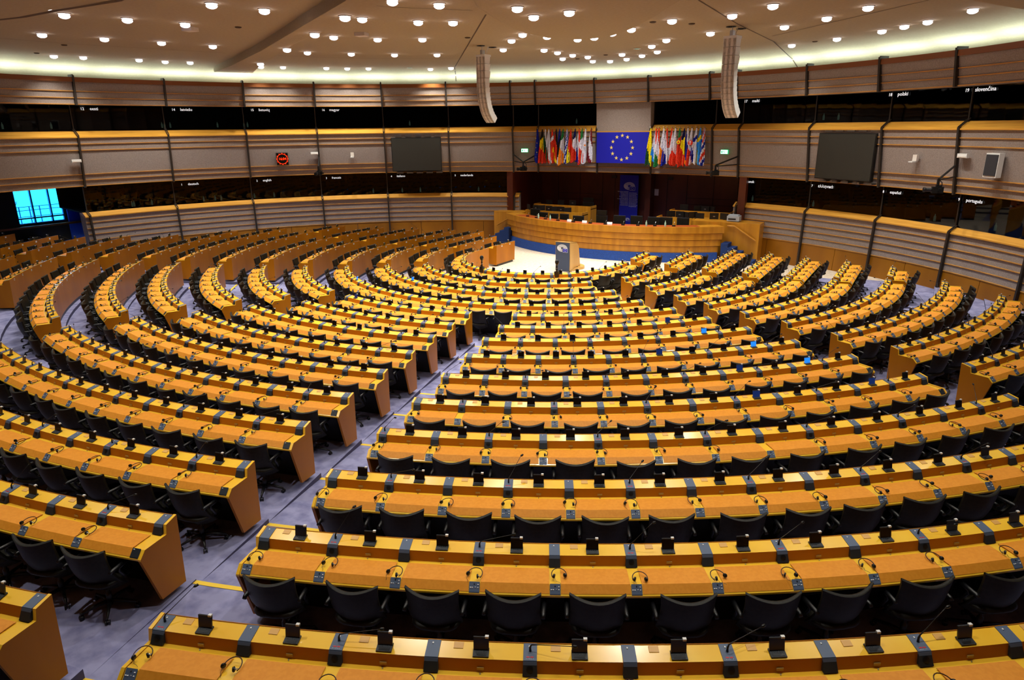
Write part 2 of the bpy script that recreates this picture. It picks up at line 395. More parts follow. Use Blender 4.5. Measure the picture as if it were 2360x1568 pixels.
SEATS = []     # (r, k, n, section, x, y, rz, zf) for chairs and headsets
BLUE = {(5, 3): 1}
def end_panel(parent, off, r, u, side):
    # side +1: left end (larger u)
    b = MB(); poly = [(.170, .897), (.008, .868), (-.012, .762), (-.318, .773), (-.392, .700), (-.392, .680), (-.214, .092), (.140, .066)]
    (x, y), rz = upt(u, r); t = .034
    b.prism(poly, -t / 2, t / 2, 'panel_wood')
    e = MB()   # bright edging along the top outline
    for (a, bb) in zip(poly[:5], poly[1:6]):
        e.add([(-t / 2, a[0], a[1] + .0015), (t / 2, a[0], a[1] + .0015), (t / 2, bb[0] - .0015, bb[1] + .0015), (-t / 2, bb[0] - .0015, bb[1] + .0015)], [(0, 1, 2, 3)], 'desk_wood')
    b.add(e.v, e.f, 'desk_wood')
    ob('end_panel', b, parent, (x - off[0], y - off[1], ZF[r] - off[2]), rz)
seatno = {s: n for s, n in (('far left section', 38), ('podium-left wing', 12), ('mid left section', 210))}
def desk_row(r, ul, ur, n):
    sec = section(r, ul, ur); um = (ul + ur) / 2; (cx, cy), _ = upt(um, r); z = ZF[r]; off = (cx, cy, z); pitch = (ul - ur) / n
    ptc = 'curved' if abs(um) < R[r] * PI / 2 else 'straight'
    root = thing('desk_row', off, 0, '%s orange-topped wooden desk row, %s from the lectern, %s' % (ptc, ROWN[r], sec), 'desk', 'orange and yellow wooden desk rows')
    b = MB(); sweep(r, ul - .062 + .124, ur - .062, PROF, 'desk_wood', b, None, (5, 6, 7, 8))
    b.v = [(v[0] - off[0], v[1] - off[1], v[2]) for v in b.v]
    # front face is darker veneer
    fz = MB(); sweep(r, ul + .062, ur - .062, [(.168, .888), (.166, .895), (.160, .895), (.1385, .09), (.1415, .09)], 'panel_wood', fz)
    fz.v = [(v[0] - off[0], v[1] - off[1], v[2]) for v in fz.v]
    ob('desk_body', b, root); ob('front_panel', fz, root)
    pl = MB(); sweep(r, ul - .02, ur + .02, [(.125, .0), (.125, .09), (.105, .09), (.105, .0)], 'black', pl)
    pl.v = [(v[0] - off[0], v[1] - off[1], v[2]) for v in pl.v]; ob('plinth', pl, root)
    end_panel(root, off, r, ul + .078, 1); end_panel(root, off, r, ur - .078, -1)
    w = pitch - .112; Rr = R[r] if ptc == 'curved' else 1e5
    padm = shared(('pad', round(w, 2), round(Rr)), lambda: pad_mesh(w, Rr))
    for k in range(n + 1):
        u = ul - k * pitch; (x, y), rz = upt(u, r); p = (x - cx, y - cy, 0); mic = ((n - k) % 2 == 1)
        c = link('console', shared('con', lambda: console_mb().mesh('console')), root, p, rz)
        if mic:
            link('speaker_grille', shared('spk', lambda: spk_mb().mesh('speaker_grille')), c)
            link('indicator', shared('red', lambda: redmark_mb().mesh('indicator')), c)
            va = random.randrange(4); link('microphone', shared(('mic', va), lambda: mic_mb(va).mesh('microphone', True)), c, (0, .09, .883), random.choice([-.5, -.2, .1, .4, .9, 1.5, -.8, 2.6 if k == 0 else .2]))
        if k < n: link('control_panel', shared('jack', lambda: jack_mb().mesh('control_panel')), root, p, rz)
        else: link('control_panel', shared('bjack', lambda: blank_jack_mb().mesh('control_panel')), root, p, rz)
    nearish = r >= 8
    for k in range(n):
        u = ul - (k + .5) * pitch; (x, y), rz = upt(u, r); p = (x - cx, y - cy, 0)
        link('writing_pad', padm, root, p, rz)
        t = link('screen_tray', shared('tray', lambda: tray_mb().mesh('screen_tray')), root, p, rz)
        key = (r, sec, k)
        fm = {(8, 'middle section', 8): 'screen_blue', (7, 'middle section', 6): 'screen_blue', (9, 'middle section', 9): 'screen_blue', (9, 'middle section', 7): 'screen_navy', (10, 'middle section', 7): 'screen_navy', (10, 'middle section', 10): 'screen_navy', (8, 'middle section', 5): 'screen_navy', (4, 'long middle curve', 3): 'screen_blue', (3, 'long middle curve', 4): 'screen_blue', (5, 'near left section', 0): 'screen_navy', (6, 'middle section', 5): 'screen_navy'}.get(key, 'screen')
        fs = link('flip_screen', shared(('flip', fm), lambda: flip_mb(fm).mesh('flip_screen')), t)
        if fm != 'screen': fs['label'] = 'lit blue flip-up screen'
        (x2, y2), rz2 = upt(u + .24 * pitch, r)
        link('name_holder', shared('hold', lambda: holder_mb().mesh('name_holder')), root, (x2 - cx, y2 - cy, 0), rz2)
        if nearish:
            link('number_plate', shared('plate', lambda: plate_mb().mesh('number_plate')), root, p, rz)
            link('lock', shared('lock', lambda: lock_mb().mesh('lock')), root, p, rz)
        if sec in seatno:
            fp = link('seat_number_plate', shared('fpl', lambda: front_plate_mb().mesh('seat_number_plate')), root, p, rz)
            if r <= 12:
                seatno[sec] += 1; s = str(seatno[sec]); dm = digits(s, .042, 'ink')
                q2 = ob('seat_number', dm, fp, (0, .1695, .808), rot=(PI / 2, 0, PI))
        SEATS.append((r, k, n, sec, x, y, rz, z, pitch))
for r in BLK:
    for ul, ur, n in BLK[r]: desk_row(r, ul, ur, n)

# ------------------------------------------------------------------ swivel chairs
def back_mb():
    b = MB(); rows = []; NT, NS = 12, 12
    def wfun(t): return .43 + .075 * min(1, t / .22) ** .6 - .018 * math.sin(min(1, max(0, (t - .3) / .7)) * PI) if t < 1 else .515
    for th in (0, 1):
        g = []
        for i in range(NT + 1):
            t = i / NT; row = []
            for j in range(NS + 1):
                s = -1 + 2 * j / NS; x = s * wfun(t) / 2
                y = .10 * s * s - .055 * t + .19 * (1 - t) ** 3.2 + (.045 if th else 0) * (1 - .35 * abs(s) ** 4)
                z = .320 + .540 * t - .035 * (1 - s * s) * t ** 3 - .050 * (1 - t) ** 2 * (1 - s * s) + .02 * (1 - t) * 0
                row.append((x * (.97 if th else 1), y, z))
            g.append(row)
        rows.append(g)
    A, B_ = rows
    b.grid(A, 'leather'); b.grid([r[::-1] for r in B_], 'leather')
    for i in range(NT):
        for j in (0, NS): b.add([A[i][j], A[i + 1][j], B_[i + 1][j], B_[i][j]], [(0, 1, 2, 3) if j else (3, 2, 1, 0)], 'leather')
    for j in range(NS):
        # rolled top edge
        a0, a1, c0, c1 = A[NT][j], A[NT][j + 1], B_[NT][j], B_[NT][j + 1]
        m0 = ((a0[0] + c0[0]) / 2, (a0[1] + c0[1]) / 2, a0[2] + .014); m1 = ((a1[0] + c1[0]) / 2, (a1[1] + c1[1]) / 2, a1[2] + .014)
        b.add([a0, a1, m1, m0, c1, c0], [(0, 1, 2, 3), (3, 2, 4, 5)], 'leather')
        b.add([A[0][j], A[0][j + 1], B_[0][j + 1], B_[0][j]], [(3, 2, 1, 0)], 'leather')
    return b
def seat_mb():
    b = MB(); pr = [(.0, .395), (.17, .395), (.225, .41), (.235, .43), (.22, .455), (.16, .462), (0, .458)]
    n = 20; vs = []; fs = []
    for rr, z in pr:
        for k in range(n):
            a = 2 * PI * k / n; e = 3.2; cx = abs(math.cos(a)) ** (2 / e) * (1 if math.cos(a) >= 0 else -1); sx = abs(math.sin(a)) ** (2 / e) * (1 if math.sin(a) >= 0 else -1)
            vs.append((rr * 1.03 * cx, .245 + rr * .98 * sx, z + (.01 if sx > .8 and z > .44 else 0)))
    for i in range(len(pr) - 1):
        for k in range(n): fs.append((i * n + k, i * n + (k + 1) % n, (i + 1) * n + (k + 1) % n, (i + 1) * n + k))
    return b.add(vs, fs, 'leather')
def arm_mb(sd):
    b = MB(); x = sd * .272
    b.tube([(sd * .20, .26, .42), (x - sd * .01, .24, .44), (x, .20, .50), (x, .17, .56), (x, .16, .60), (x, .30, .605)], [.012, .014, .016, .018, .020, .018], 'black', 8)
    b.tube([(x, .045, .60), (x, .07, .615), (x, .33, .612)], .021, 'black', 8); return b
def column_mb():
    b = MB(); b.lathe([(.03, .06), (.03, .20), (.018, .21), (.018, .36), (.10, .37), (.10, .40)], 'black', 10, (0, .24, 0)); return b
def leg_mb():
    b = MB(); b.tube([(0, 0, .105), (.12, 0, .10), (.27, 0, .072)], [.026, .021, .014], 'black', 6); return b
def caster_mb():
    b = MB()
    for y in (-.016, .016): b.lathe([(.0, y - .008), (.026, y - .008), (.026, y + .008), (0, y + .008)], 'black', 10, (.275, 0, .027), 'y')
    b.tube([(.272, 0, .05), (.272, 0, .085)], .010, 'black', 6); return b
def base_mb():
    b = MB(); b.put(column_mb(), Matrix.Identity(4))
    for k in range(5):
        mw = Matrix.Translation((0, .24, 0)) @ Matrix.Rotation(2 * PI * k / 5, 4, 'Z'); b.put(leg_mb(), mw); b.put(caster_mb(), mw)
    return b
def whole_mb():
    b = MB()
    for q in (back_mb(), seat_mb(), arm_mb(1), arm_mb(-1), base_mb()): b.put(q, Matrix.Identity(4))
    return b
CM = dict(back=back_mb().mesh('backrest', True), seat=seat_mb().mesh('seat', True), al=arm_mb(-1).mesh('armrest', True), ar=arm_mb(1).mesh('armrest', True),
          col=column_mb().mesh('gas_column', True), leg=leg_mb().mesh('leg', True), cas=caster_mb().mesh('caster', True), base=base_mb().mesh('base', True))
chairs = []
FOVX = 1180 / 1567.09; FOVY = 784 / 1567.09
def in_view(P, mg=0.03):
    d = Vector(P) - CAM; z = d.dot(FW)
    return z > 0 and abs(d.dot(RT) / z) < FOVX + mg and abs(d.dot(UP) / z) < FOVY + mg
for (r, k, n, sec, x, y, rz, z, pitch) in SEATS:
    c, s = math.cos(rz), math.sin(rz); ox = random.uniform(-.045, .045); oy = -.615 + random.uniform(-.035, .02)
    px, py = x + c * ox - s * oy, y + s * ox + c * oy; a = rz + random.uniform(-.09, .09)
    if r == 4 and sec == 'long middle curve' and k in (9, 10): oy -= .05
    chairs.append(((Vector((px, py, z + .6)) - CAM).length, (r, k, n, sec), (px, py, z), a, in_view((px, py, z + .7), .06)))
chairs.sort(key=lambda q: q[0] + (0 if q[4] else 100))
def seat_words(r, k, n, sec): return '%s from left, %s row from the lectern, %s' % (ORD[k + 1], ROWN[r], sec)
rest = MB(); proto_far = whole_mb()
for i, (d, (r, k, n, sec), P, a, vis) in enumerate(chairs):
    if not vis and i >= 300: continue
    if i < 300:
        t = thing('swivel_chair', P, a, 'black swivel chair, ' + seat_words(r, k, n, sec), 'chair', 'black swivel chairs behind the desk rows')
        link('backrest', CM['back'], t); link('seat', CM['seat'], t); link('armrest', CM['al'], t); link('armrest', CM['ar'], t)
        if i < 90:
            link('gas_column', CM['col'], t); ph = random.uniform(0, 1.2)
            for q in range(5):
                lg = link('leg', CM['leg'], t, (0, .24, 0), ph + 2 * PI * q / 5); link('caster', CM['cas'], lg)
        else: link('base', CM['base'], t)
    else: rest.put(proto_far, Matrix.Translation(P) @ Matrix.Rotation(a, 4, 'Z'))
o = ob('swivel_chairs', rest, smooth=True); tag(o, 'distant black swivel chairs behind the far desk rows near the podium', 'chairs', 'black swivel chairs behind the desk rows', 'stuff')

# ------------------------------------------------------------------ headsets
def hband_mb():
    b = MB(); pts = []
    for i in range(13):
        a = PI * (-.12 + 1.24 * i / 12); pts.append((.072 * math.cos(a), .072 * math.sin(a) * 1.05, .014 + .018 * math.sin(a)))
    b.tube(pts, .0045, 'band', 6); return b
def ear_mb(sd):
    b = MB(); x = sd * .052
    b.lathe([(0, -.014), (.019, -.012), (.023, -.002), (.02, .004)], 'black', 10, (0, 0, 0), 'x'); v = b.v; b2 = MB()
    b2.put(b, Matrix.Translation((x, -.035, .026)) @ Matrix.Rotation(sd * .5, 4, 'Z'))
    c2 = MB(); c2.lathe([(0, .003), (.013, .004), (.010, .012), (0, .013)], 'silver', 10, (0, 0, 0), 'x'); b2.put(c2, Matrix.Translation((x, -.035, .026)) @ Matrix.Rotation(sd * .5 + (0 if sd > 0 else PI), 4, 'Z'))
    b2.tube([(sd * .066, -.012, .018), (sd * .064, -.030, .024)], .004, 'silver', 5); return b2
def cable_mb():
    b = MB(); b.tube([(-.05, -.05, .02), (-.045, -.08, .004), (-.02, -.10, .004), (-.01, -.12, .004)], .0018, 'black', 4); return b
HM = dict(b=hband_mb().mesh('headband', True), l=ear_mb(-1).mesh('ear_cup', True), r=ear_mb(1).mesh('ear_cup', True), c=cable_mb().mesh('cable'))
hw = MB()
for q in (hband_mb(), ear_mb(1), ear_mb(-1), cable_mb()): hw.put(q, Matrix.Identity(4))
HW = hw.mesh('headset', True)
hs = []
for (r, k, n, sec, x, y, rz, z, pitch) in SEATS:
    if random.random() < .03: continue
    (dx, dy) = (-pitch / 2 + random.uniform(-.05, .05), -.215 + random.uniform(-.045, .045)); c, s = math.cos(rz), math.sin(rz)
    P = (x + c * dx - s * dy, y + s * dx + c * dy, z + .779)
    hs.append(((Vector(P) - CAM).length, (r, k, n, sec), P, rz + random.uniform(-.45, .45), in_view(P, .04)))
hs.sort(key=lambda q: q[0] + (0 if q[4] else 100)); rest = MB()
for i, (d, (r, k, n, sec), P, a, vis) in enumerate(hs):
    if not vis: continue
    lab = 'headset on desk, ' + seat_words(r, k, n, sec)
    if i < 130:
        t = thing('headset', P, a, lab, 'headset', 'interpretation headsets lying on the desks')
        link('headband', HM['b'], t); link('ear_cup', HM['l'], t); link('ear_cup', HM['r'], t); link('cable', HM['c'], t)
    elif i < 300: tag(link('headset', HW, None, P, a), lab, 'headset', 'interpretation headsets lying on the desks')
    else: rest.put(hw, Matrix.Translation(P) @ Matrix.Rotation(a, 4, 'Z'))
tag(ob('headsets', rest, smooth=True), 'distant dark headsets lying on the far desk rows', 'headsets', 'interpretation headsets lying on the desks', 'stuff')

# ------------------------------------------------------------------ curved walls (circle about (0, WC))
WC = -8.803
PA = [-107.9, -96.3, -84.74, -73.22, -62.29, -51.72, -41.27, -30.81, -20.27, -16.18, -6.46, 2.24, 11.9, 15.97, 26.26, 36.2, 45.91, 55.6, 65.3, 75.0]
def wp(a, r, z): t = math.radians(a); return (r * math.sin(t), WC + r * math.cos(t), z)
def wsweep(poly, a0, a1, m, mb, st=1.8, caps=True):
    n = max(1, int(math.ceil(abs(a1 - a0) / st))); k = len(poly); vs = []
    for i in range(n + 1):
        a = a0 + (a1 - a0) * i / n
        for r, z in poly: vs.append(wp(a, r, z))
    fs = [(i * k + j, i * k + (j + 1) % k, (i + 1) * k + (j + 1) % k, (i + 1) * k + j) for i in range(n) for j in range(k)]
    if caps: fs += [tuple(range(k - 1, -1, -1)), tuple(range(n * k, n * k + k))]
    mb.add(vs, fs, m); return mb
AL0, AL1 = -85.3, -19.5      # lower wall, left run
AR0, AR1 = 15.4, 75.0        # lower wall, right run
def seam_bays(a0, a1): return [a for a in PA if a0 < a < a1]
trim_n = [1]
def trim(mb): trim_n[0] += 1; struct('trim_%d' % trim_n[0], mb)
LOW = [(18.05, 2.19), (17.98, .97), (18.4, .97), (18.5, 2.34)]
DAD = [(17.97, .97), (17.90, 0), (18.4, 0), (18.4, .97)]
for nm, a0, a1 in (('wall_left', AL0, AL1), ('wall_right', AR0, AR1)):
    b = MB(); wsweep(LOW, a0, a1, 'fabric', b)
    wsweep([(17.70, 5.40), (17.95, 3.46), (18.55, 3.46), (18.1, 5.66)], -107.9 if a0 < 0 else -6.46 if 0 else a0 if a0 > 0 else a0, -18.6 if a0 < 0 else a1, 'fabric', b)
    wsweep([(17.15, 7.52), (17.32, 6.66), (18.1, 6.66), (17.85, 7.3)], -107.9 if a0 < 0 else a0, -18.6 if a0 < 0 else a1, 'fabric', b)
    ends = [a0] + seam_bays(a0, a1) + [a1]
    for e0, e1 in zip(ends, ends[1:]):      # two veneer boards per bay
        mdl = (e0 + e1) / 2
        wsweep(DAD, e0, mdl - .03, 'dado', b); wsweep(DAD, mdl + .03, e1, 'dado', b)
    struct(nm, b)
b = MB(); wsweep([(17.70, 5.40), (17.95, 3.46), (18.55, 3.46), (18.1, 5.66)], -18.6, 15.4, 'fabric', b)
wsweep([(17.15, 7.52), (17.32, 6.66), (18.1, 6.66), (17.85, 7.3)], -18.6, 15.4, 'fabric', b)
wsweep([(17.55, 6.66), (17.66, 5.38), (18.2, 5.38), (18.2, 6.66)], -6.46, 2.24, 'fabric', b)
struct('wall_front', b)
# horizontal slats
def slat(rr, z, a0, a1, mb, h=.022, d=.040, m='slat'): wsweep([(rr - d, z + .004), (rr - d + .004, z - h), (rr + .03, z - h), (rr + .03, z + .010)], a0, a1, m, mb)
for a0, a1 in ((-107.9, -18.4), (-18.4, 15.2), (15.2, 75)):
    s1 = MB()
    for z, rr in ((5.16, 17.73), (4.91, 17.76), (3.95, 17.88), (3.72, 17.91), (3.48, 17.94)):
        if a0 == -18.4:
            for q0, q1 in ((a0, -6.6), (-6.4, 2.2), (2.3, a1)):
                if not (q0 == -6.4 and z > 3.8): slat(rr, z, q0, q1, s1)
        else: slat(rr, z, a0, a1, s1)
    trim(s1)
    s2 = MB()
    for z, rr in ((7.17, 17.22), (6.92, 17.27), (6.68, 17.31)): slat(rr, z, a0, a1, s2)
    wsweep([(17.09, 7.67), (17.09, 7.50), (17.17, 7.50), (17.2, 7.67)], a0, a1, 'rim', s2)
    trim(s2)
    s3 = MB()
    if a0 == -18.4: spans = ((a0, -6.56), (2.34, a1))
    else: spans = ((a0, a1),)
    for q0, q1 in spans: wsweep([(17.64, 5.39), (17.64, 5.43), (17.98, 5.66), (18.2, 5.62), (17.9, 5.4)], q0, q1, 'sill', s3)
    if a0 == -18.4: wsweep([(17.60, 5.34), (17.60, 5.39), (17.75, 5.39), (17.75, 5.34)], -6.4, 2.2, 'sill', s3)
    trim(s3)
for a0, a1 in ((AL0, AL1), (AR0, AR1)):
    s1 = MB()
    for z, rr in ((1.96, 18.04), (1.71, 18.02), (1.47, 18.01), (1.22, 18.0), (.98, 17.985)): slat(rr, z, a0, a1, s1)
    trim(s1)
    s3 = MB(); wsweep([(17.98, 2.17), (17.98, 2.21), (18.2, 2.37), (18.5, 2.35), (18.2, 2.18)], a0, a1, 'sill', s3); trim(s3)
# posts, rails and mullions
def bar(mb, p, q, w, d, m='post'):
    p = Vector(p); q = Vector(q); t = (q - p).normalized(); rad = Vector((p.x, p.y - WC, 0)).normalized(); s = t.cross(rad).normalized(); n = s.cross(t)
    c = [p - s * w + n * -d, p + s * w + n * -d, p + s * w + n * d, p - s * w + n * d]; e = [x + (q - p) for x in c]
    mb.hexa(c + e, m)
for i, a in enumerate(PA):
    b = MB()
    bar(b, wp(a, 17.10, 7.74), wp(a, 17.24, 6.64), .036, .065); bar(b, wp(a, 17.08, 7.72), wp(a, 17.45, 7.72), .05, .025)
    mid = a not in (-6.46, 2.24)
    if mid: bar(b, wp(a, 17.91, 6.66), wp(a, 17.94, 5.63), .018, .02)
    for s in (-.35, .35):
        bar(b, wp(a + s * .3, 17.98, 5.74), wp(a + s * .3, 17.62, 5.47), .012, .018)
    bar(b, wp(a, 17.64, 5.47), wp(a, 17.88, 3.42), .034, .05)
    if AL0 < a < AL1 - 2 or a > AR0 + 2 or a in (-20.27, 15.97):
        bar(b, wp(a, 18.16, 3.46), wp(a, 18.18, 2.34), .018, .02)
        for s in (-.35, .35): bar(b, wp(a + s * .3, 18.22, 2.44), wp(a + s * .3, 17.95, 2.25), .012, .018)
        bar(b, wp(a, 17.96, 2.25), wp(a, 17.86, 0), .034, .045)
    if a in (-107.9, 75.0): continue
    trim(b)
# glass of the interpreters' booths
wn = [0]
def pane(a0, a1, rt_, zt, rb, zb):
    wn[0] += 1; b = MB(); n = 5; g = []
    for rr, z in ((rb, zb), (rt_, zt)): g.append([wp(a0 + (a1 - a0) * i / n, rr, z) for i in range(n + 1)])
    b.grid(g, 'glass'); struct('window_%d' % wn[0], b)
for a0, a1 in zip(PA, PA[1:]):
    if not (a0 == -6.46): pane(a0 + .06, a1 - .06, 17.94, 6.67, 17.97, 5.62)
for rng in ([-84.9] + [a for a in PA if -84 < a < -19], [15.5] + [a for a in PA if a > 16]):
    for a0, a1 in zip(rng, rng[1:]): pane(a0 + .06, a1 - .06, 18.18, 3.46, 18.20, 2.34)
# dark rooms behind the glass
struct('wall_back', wsweep([(27.5, 0), (27.5, 8.4), (27.7, 8.4), (27.7, 0)], 74, 253, 'fabric', MB(), 5))
b = MB()
for a in (75.2, 251.9): b.add([wp(a, 17.0, 0), wp(a, 27.6, 0), wp(a, 27.6, 8.4), wp(a, 17.0, 8.4)], [(0, 1, 2, 3)], 'fabric')
struct('wall_side', b)
b = MB()
wsweep([(18.0, 5.58), (20.2, 5.58), (20.2, 6.9), (17.7, 6.9), (17.7, 6.85), (20.15, 6.85), (20.15, 5.64), (18.0, 5.64)], -107.9, 75, 'booth', b, 4)
for a0, a1 in ((AL0, AL1), (AR0, AR1)):
    wsweep([(18.3, 2.35), (20.4, 2.45), (20.4, 3.5), (18.1, 3.5), (18.1, 3.47), (20.35, 3.47), (20.35, 2.5), (18.3, 2.40)], a0, a1, 'booth', b, 4)
struct('wall_booth', b)
# ------------------------------------------------------------------ lettering on the glass
def letter(s, a, rr, z, size=.16, m='text'):
    mb = text_mb(s, size, m, .006); t = math.radians(a)
    o = bpy.data.objects.new('lettering', mb.mesh('lettering')); COL.objects.link(o)
    T = Vector((math.cos(t), -math.sin(t), 0)); U = Vector((0, 0, 1)); N = T.cross(U); P = Vector(wp(a, rr, z))
    o.matrix_world = Matrix(((T.x, U.x, N.x, P.x), (T.y, U.y, N.y, P.y), (T.z, U.z, N.z, P.z), (0, 0, 0, 1))); return o
for s, a in (('12', -83.9), ('14', -72.4), ('15', -61.5), ('16', -51.0), ('17', 15.6), ('18', 35.4), ('19', 44.7)):
    w = {'12': 'eesti', '14': 'latvie\u0161u', '15': 'lietuvi\u0173', '16': 'magyar', '17': 'malti', '18': 'polski', '19': 'sloven\u010dina'}[s]
    b = text_mb(s, .15, 'text', .006); b.put(text_mb(w, .17, 'text', .006), Matrix.Translation((.36, 0, 0)))
    zz = 6.47 if a < 0 else 6.50; t = math.radians(a + .8); o = bpy.data.objects.new('language_sign', b.mesh('language_sign')); COL.objects.link(o)
    T = Vector((math.cos(t), -math.sin(t), 0)); N = T.cross(Vector((0, 0, 1))); P = Vector(wp(a + .35, 17.88, zz))
    o.matrix_world = Matrix(((T.x, 0, N.x, P.x), (T.y, 0, N.y, P.y), (0, 1, 0, P.z), (0, 0, 0, 1)))
    tag(o, 'white lettering %s %s at top of the upper booth glass' % (s, w), 'sign', 'language signs on the booth windows')
for s, a in (('1', -72.4), ('2', -61.7), ('3', -51.2), ('4', -40.9), ('5', -30.5), ('6', 15.7), ('7', 26.1), ('8', 35.9), ('9', 45.5)):
    w = {'1': 'deutsch', '2': 'english', '3': 'francais', '4': 'italiano', '5': 'nederlands', '6': 'dansk', '7': '\u03b5\u03bb\u03bb\u03b7\u03bd\u03b9\u03ba\u03ac', '8': 'espa\u00f1ol', '9': 'portugu\u00eas'}[s]
    b = text_mb(s, .13, 'text', .006); b.put(text_mb(w, .15, 'text', .006), Matrix.Translation((.30, 0, 0)))
    t = math.radians(a + .8); o = bpy.data.objects.new('language_sign', b.mesh('language_sign')); COL.objects.link(o)
    T = Vector((math.cos(t), -math.sin(t), 0)); N = T.cross(Vector((0, 0, 1))); P = Vector(wp(a + .3, 18.12, 3.22))
    o.matrix_world = Matrix(((T.x, 0, N.x, P.x), (T.y, 0, N.y, P.y), (0, 1, 0, P.z), (0, 0, 0, 1)))
    tag(o, 'white lettering %s %s at top of the lower booth glass' % (s, w), 'sign', 'language signs on the booth windows')
# bottles on the booth shelves
def bottle_mb():
    b = MB(); b.lathe([(.035, 0), (.038, .02), (.038, .15), (.014, .20), (.014, .24), (.0, .245)], 'bottle', 8); return b
BM = bottle_mb().mesh('bottle', True)
lang_u = {-92.11: 'far left edge', -86.72: 'left of the eesti booth', -73.21: 'right end of eesti, left one', -72.87: 'right end of eesti, right one', -72.13: 'left end of the booth marked 14', -65.78: 'middle of the booth marked 14', -62.07: 'just left of booth marked 15', -61.58: 'left edge of booth marked 15', -37.13: 'above the left wall screen', -10.4: 'above the left flags', 26.48: 'above the right wall screen', 28.47: 'above the right wall screen'}
for a, w in lang_u.items(): tag(link('bottle', BM, None, wp(a, 18.35, 5.755)), 'pale bottle behind upper booth glass, ' + w, 'bottle', 'bottles on the booth shelves')
for a, w in {-78.59: 'glass at the left end', -78.32: 'glass at the left end', -76.01: 'glass left of deutsch', -68.99: 'deutsch glass, left', -67.37: 'deutsch glass, middle', -66.52: 'deutsch glass, right', -61.74: 'glass by english', -58.83: 'english glass', -43.55: 'francais glass', -38.92: 'italiano glass, left', -35.99: 'italiano glass, right', -26.47: 'nederlands glass', 17.36: 'dansk glass', 26.16: 'glass right of dansk', 42.26: 'espanol glass', 49.53: 'portugues glass'}.items():
    tag(link('bottle', BM, None, wp(a, 18.5, 2.415)), 'pale bottle on shelf behind the lower booth %s' % w, 'bottle', 'bottles on the booth shelves')

# ------------------------------------------------------------------ ceiling
def cz(r): return 8.35 if r < 16.4 else 8.35 - .85 * ((r - 16.4) / 2.9) ** 2
b = MB(); ang = [-112 + 4 * i for i in range(49)]; prof = [0, 6, 11, 14.5, 16.4, 17.0, 17.6, 18.2, 18.8, 19.3]
b.grid([[wp(a, r, cz(r)) for a in ang] for r in prof], 'ceiling')
b.grid([[wp(a, 19.3, 7.5) for a in ang], [wp(a, 19.3, 7.25) for a in ang], [wp(a, 17.3, 7.25) for a in ang]], 'ceiling')
ang2 = [80 + 6 * i for i in range(29)]
b.grid([[wp(a, r, 8.35) for a in ang2] for r in (0, 8, 16, 24, 30)], 'ceiling')
struct('ceiling', b, True)
def ceil_strip(pts, z=8.346, w=.022):
    b = MB()
    for p, q in zip(pts, pts[1:]):
        d = Vector((q[0] - p[0], q[1] - p[1], 0)).normalized(); n = Vector((-d.y, d.x, 0)) * w
        def zz(x): r = math.hypot(x[0], x[1] - WC); return min(z, cz(min(r, 19.2)) - .004)
        P, Q = Vector((*p, zz(p))), Vector((*q, zz(q))); b.add([P - n, P + n, Q + n, Q - n], [(0, 1, 2, 3)], 'seam')
    trim(b)
def dense(p, q, n=6): return [(p[0] + (q[0] - p[0]) * i / n, p[1] + (q[1] - p[1]) * i / n) for i in range(n + 1)]
ceil_strip(dense((-9.7, 8.1), (-7.91, 5.52), 4) + [(2.01, -6.7)])
ceil_strip([(6.9, 8.9), (6.74, 8.0), (6.8, 4.0), (6.86, -1.1), (7.1, -5.57)])
ceil_strip([(-12.41, -11.51), (-12.26, -9.73), (-10.76, -4.86)], w=.014); ceil_strip([(-10.03, -3.08), (-8.7, -0.72), (-5.25, 2.25)], w=.014)
ceil_strip([(7.08, 2.41), (8.92, 0.41), (11.56, -2.4)], w=.02); ceil_strip([(0.51, -9.56), (0.79, -8.92), (2.09, -7.39)], w=.014)
def slab(poly, z0, z1, bev):
    # dropped plaster shape with a rounded lower edge
    cx = sum(p[0] for p in poly) / len(poly); cy = sum(p[1] for p in poly) / len(poly); b = MB(); rings = []
    for k, (ins, z) in enumerate([(0, z1), (0, z0 + bev)] + [(bev * 1.3 * (1 - math.cos(t)), z0 + bev - bev * math.sin(t)) for t in (.4, .8, 1.2, PI / 2)]):
        ring = []
        for (x, y) in poly:
            d = Vector((cx - x, cy - y)); L = d.length; d = d / L; ring.append((x + d.x * ins, y + d.y * ins, z))
        rings.append(ring + [ring[0]])
    b.grid(rings, 'ceiling'); n = len(poly); b.add(rings[-1][:-1], [tuple(range(n))], 'ceiling'); return b
SHELL = [(2.83, -8.36), (2.2, -6.7), (1.65, -5.0), (1.45, -3.6), (1.46, -2.51), (1.75, -1.75), (2.3, -1.45), (3.11, -1.6), (3.9, -2.3), (4.69, -3.18), (5.5, -4.2), (6.31, -5.35), (7.12, -6.54), (8.61, -9.54), (9.22, -12.69), (8.28, -14.51), (6.08, -13.58), (3.83, -10.06)]
b = slab(SHELL, 8.21, 8.36, .12); trim(b)
b = MB()
B1 = [(-15.9, -1.7), (-12.5, -3.35), (-7.32, -6.12), (-1.66, -9.38), (1.7, -11.29), (3.12, -12.4), (3.93, -11.83), (2.6, -10.94), (-0.29, -9.27), (-4.66, -6.84), (-11.45, -2.78), (-15.2, -.2)]
b = slab(B1, 8.10, 8.37, .10); trim(b)
trim(slab([(-9.0, -14.5), (-7.17, -14.28), (-5.37, -14.08), (-3.84, -14.1), (-1.78, -13.99), (0.7, -14.95), (-1.52, -16.48), (-9.0, -16.5)], 8.06, 8.36, .10))
ceil_strip([(-7.6, -14.4), (-5.37, -14.08), (-3.84, -14.1), (-1.78, -13.99), (-.2, -14.4)], 8.05, .07)
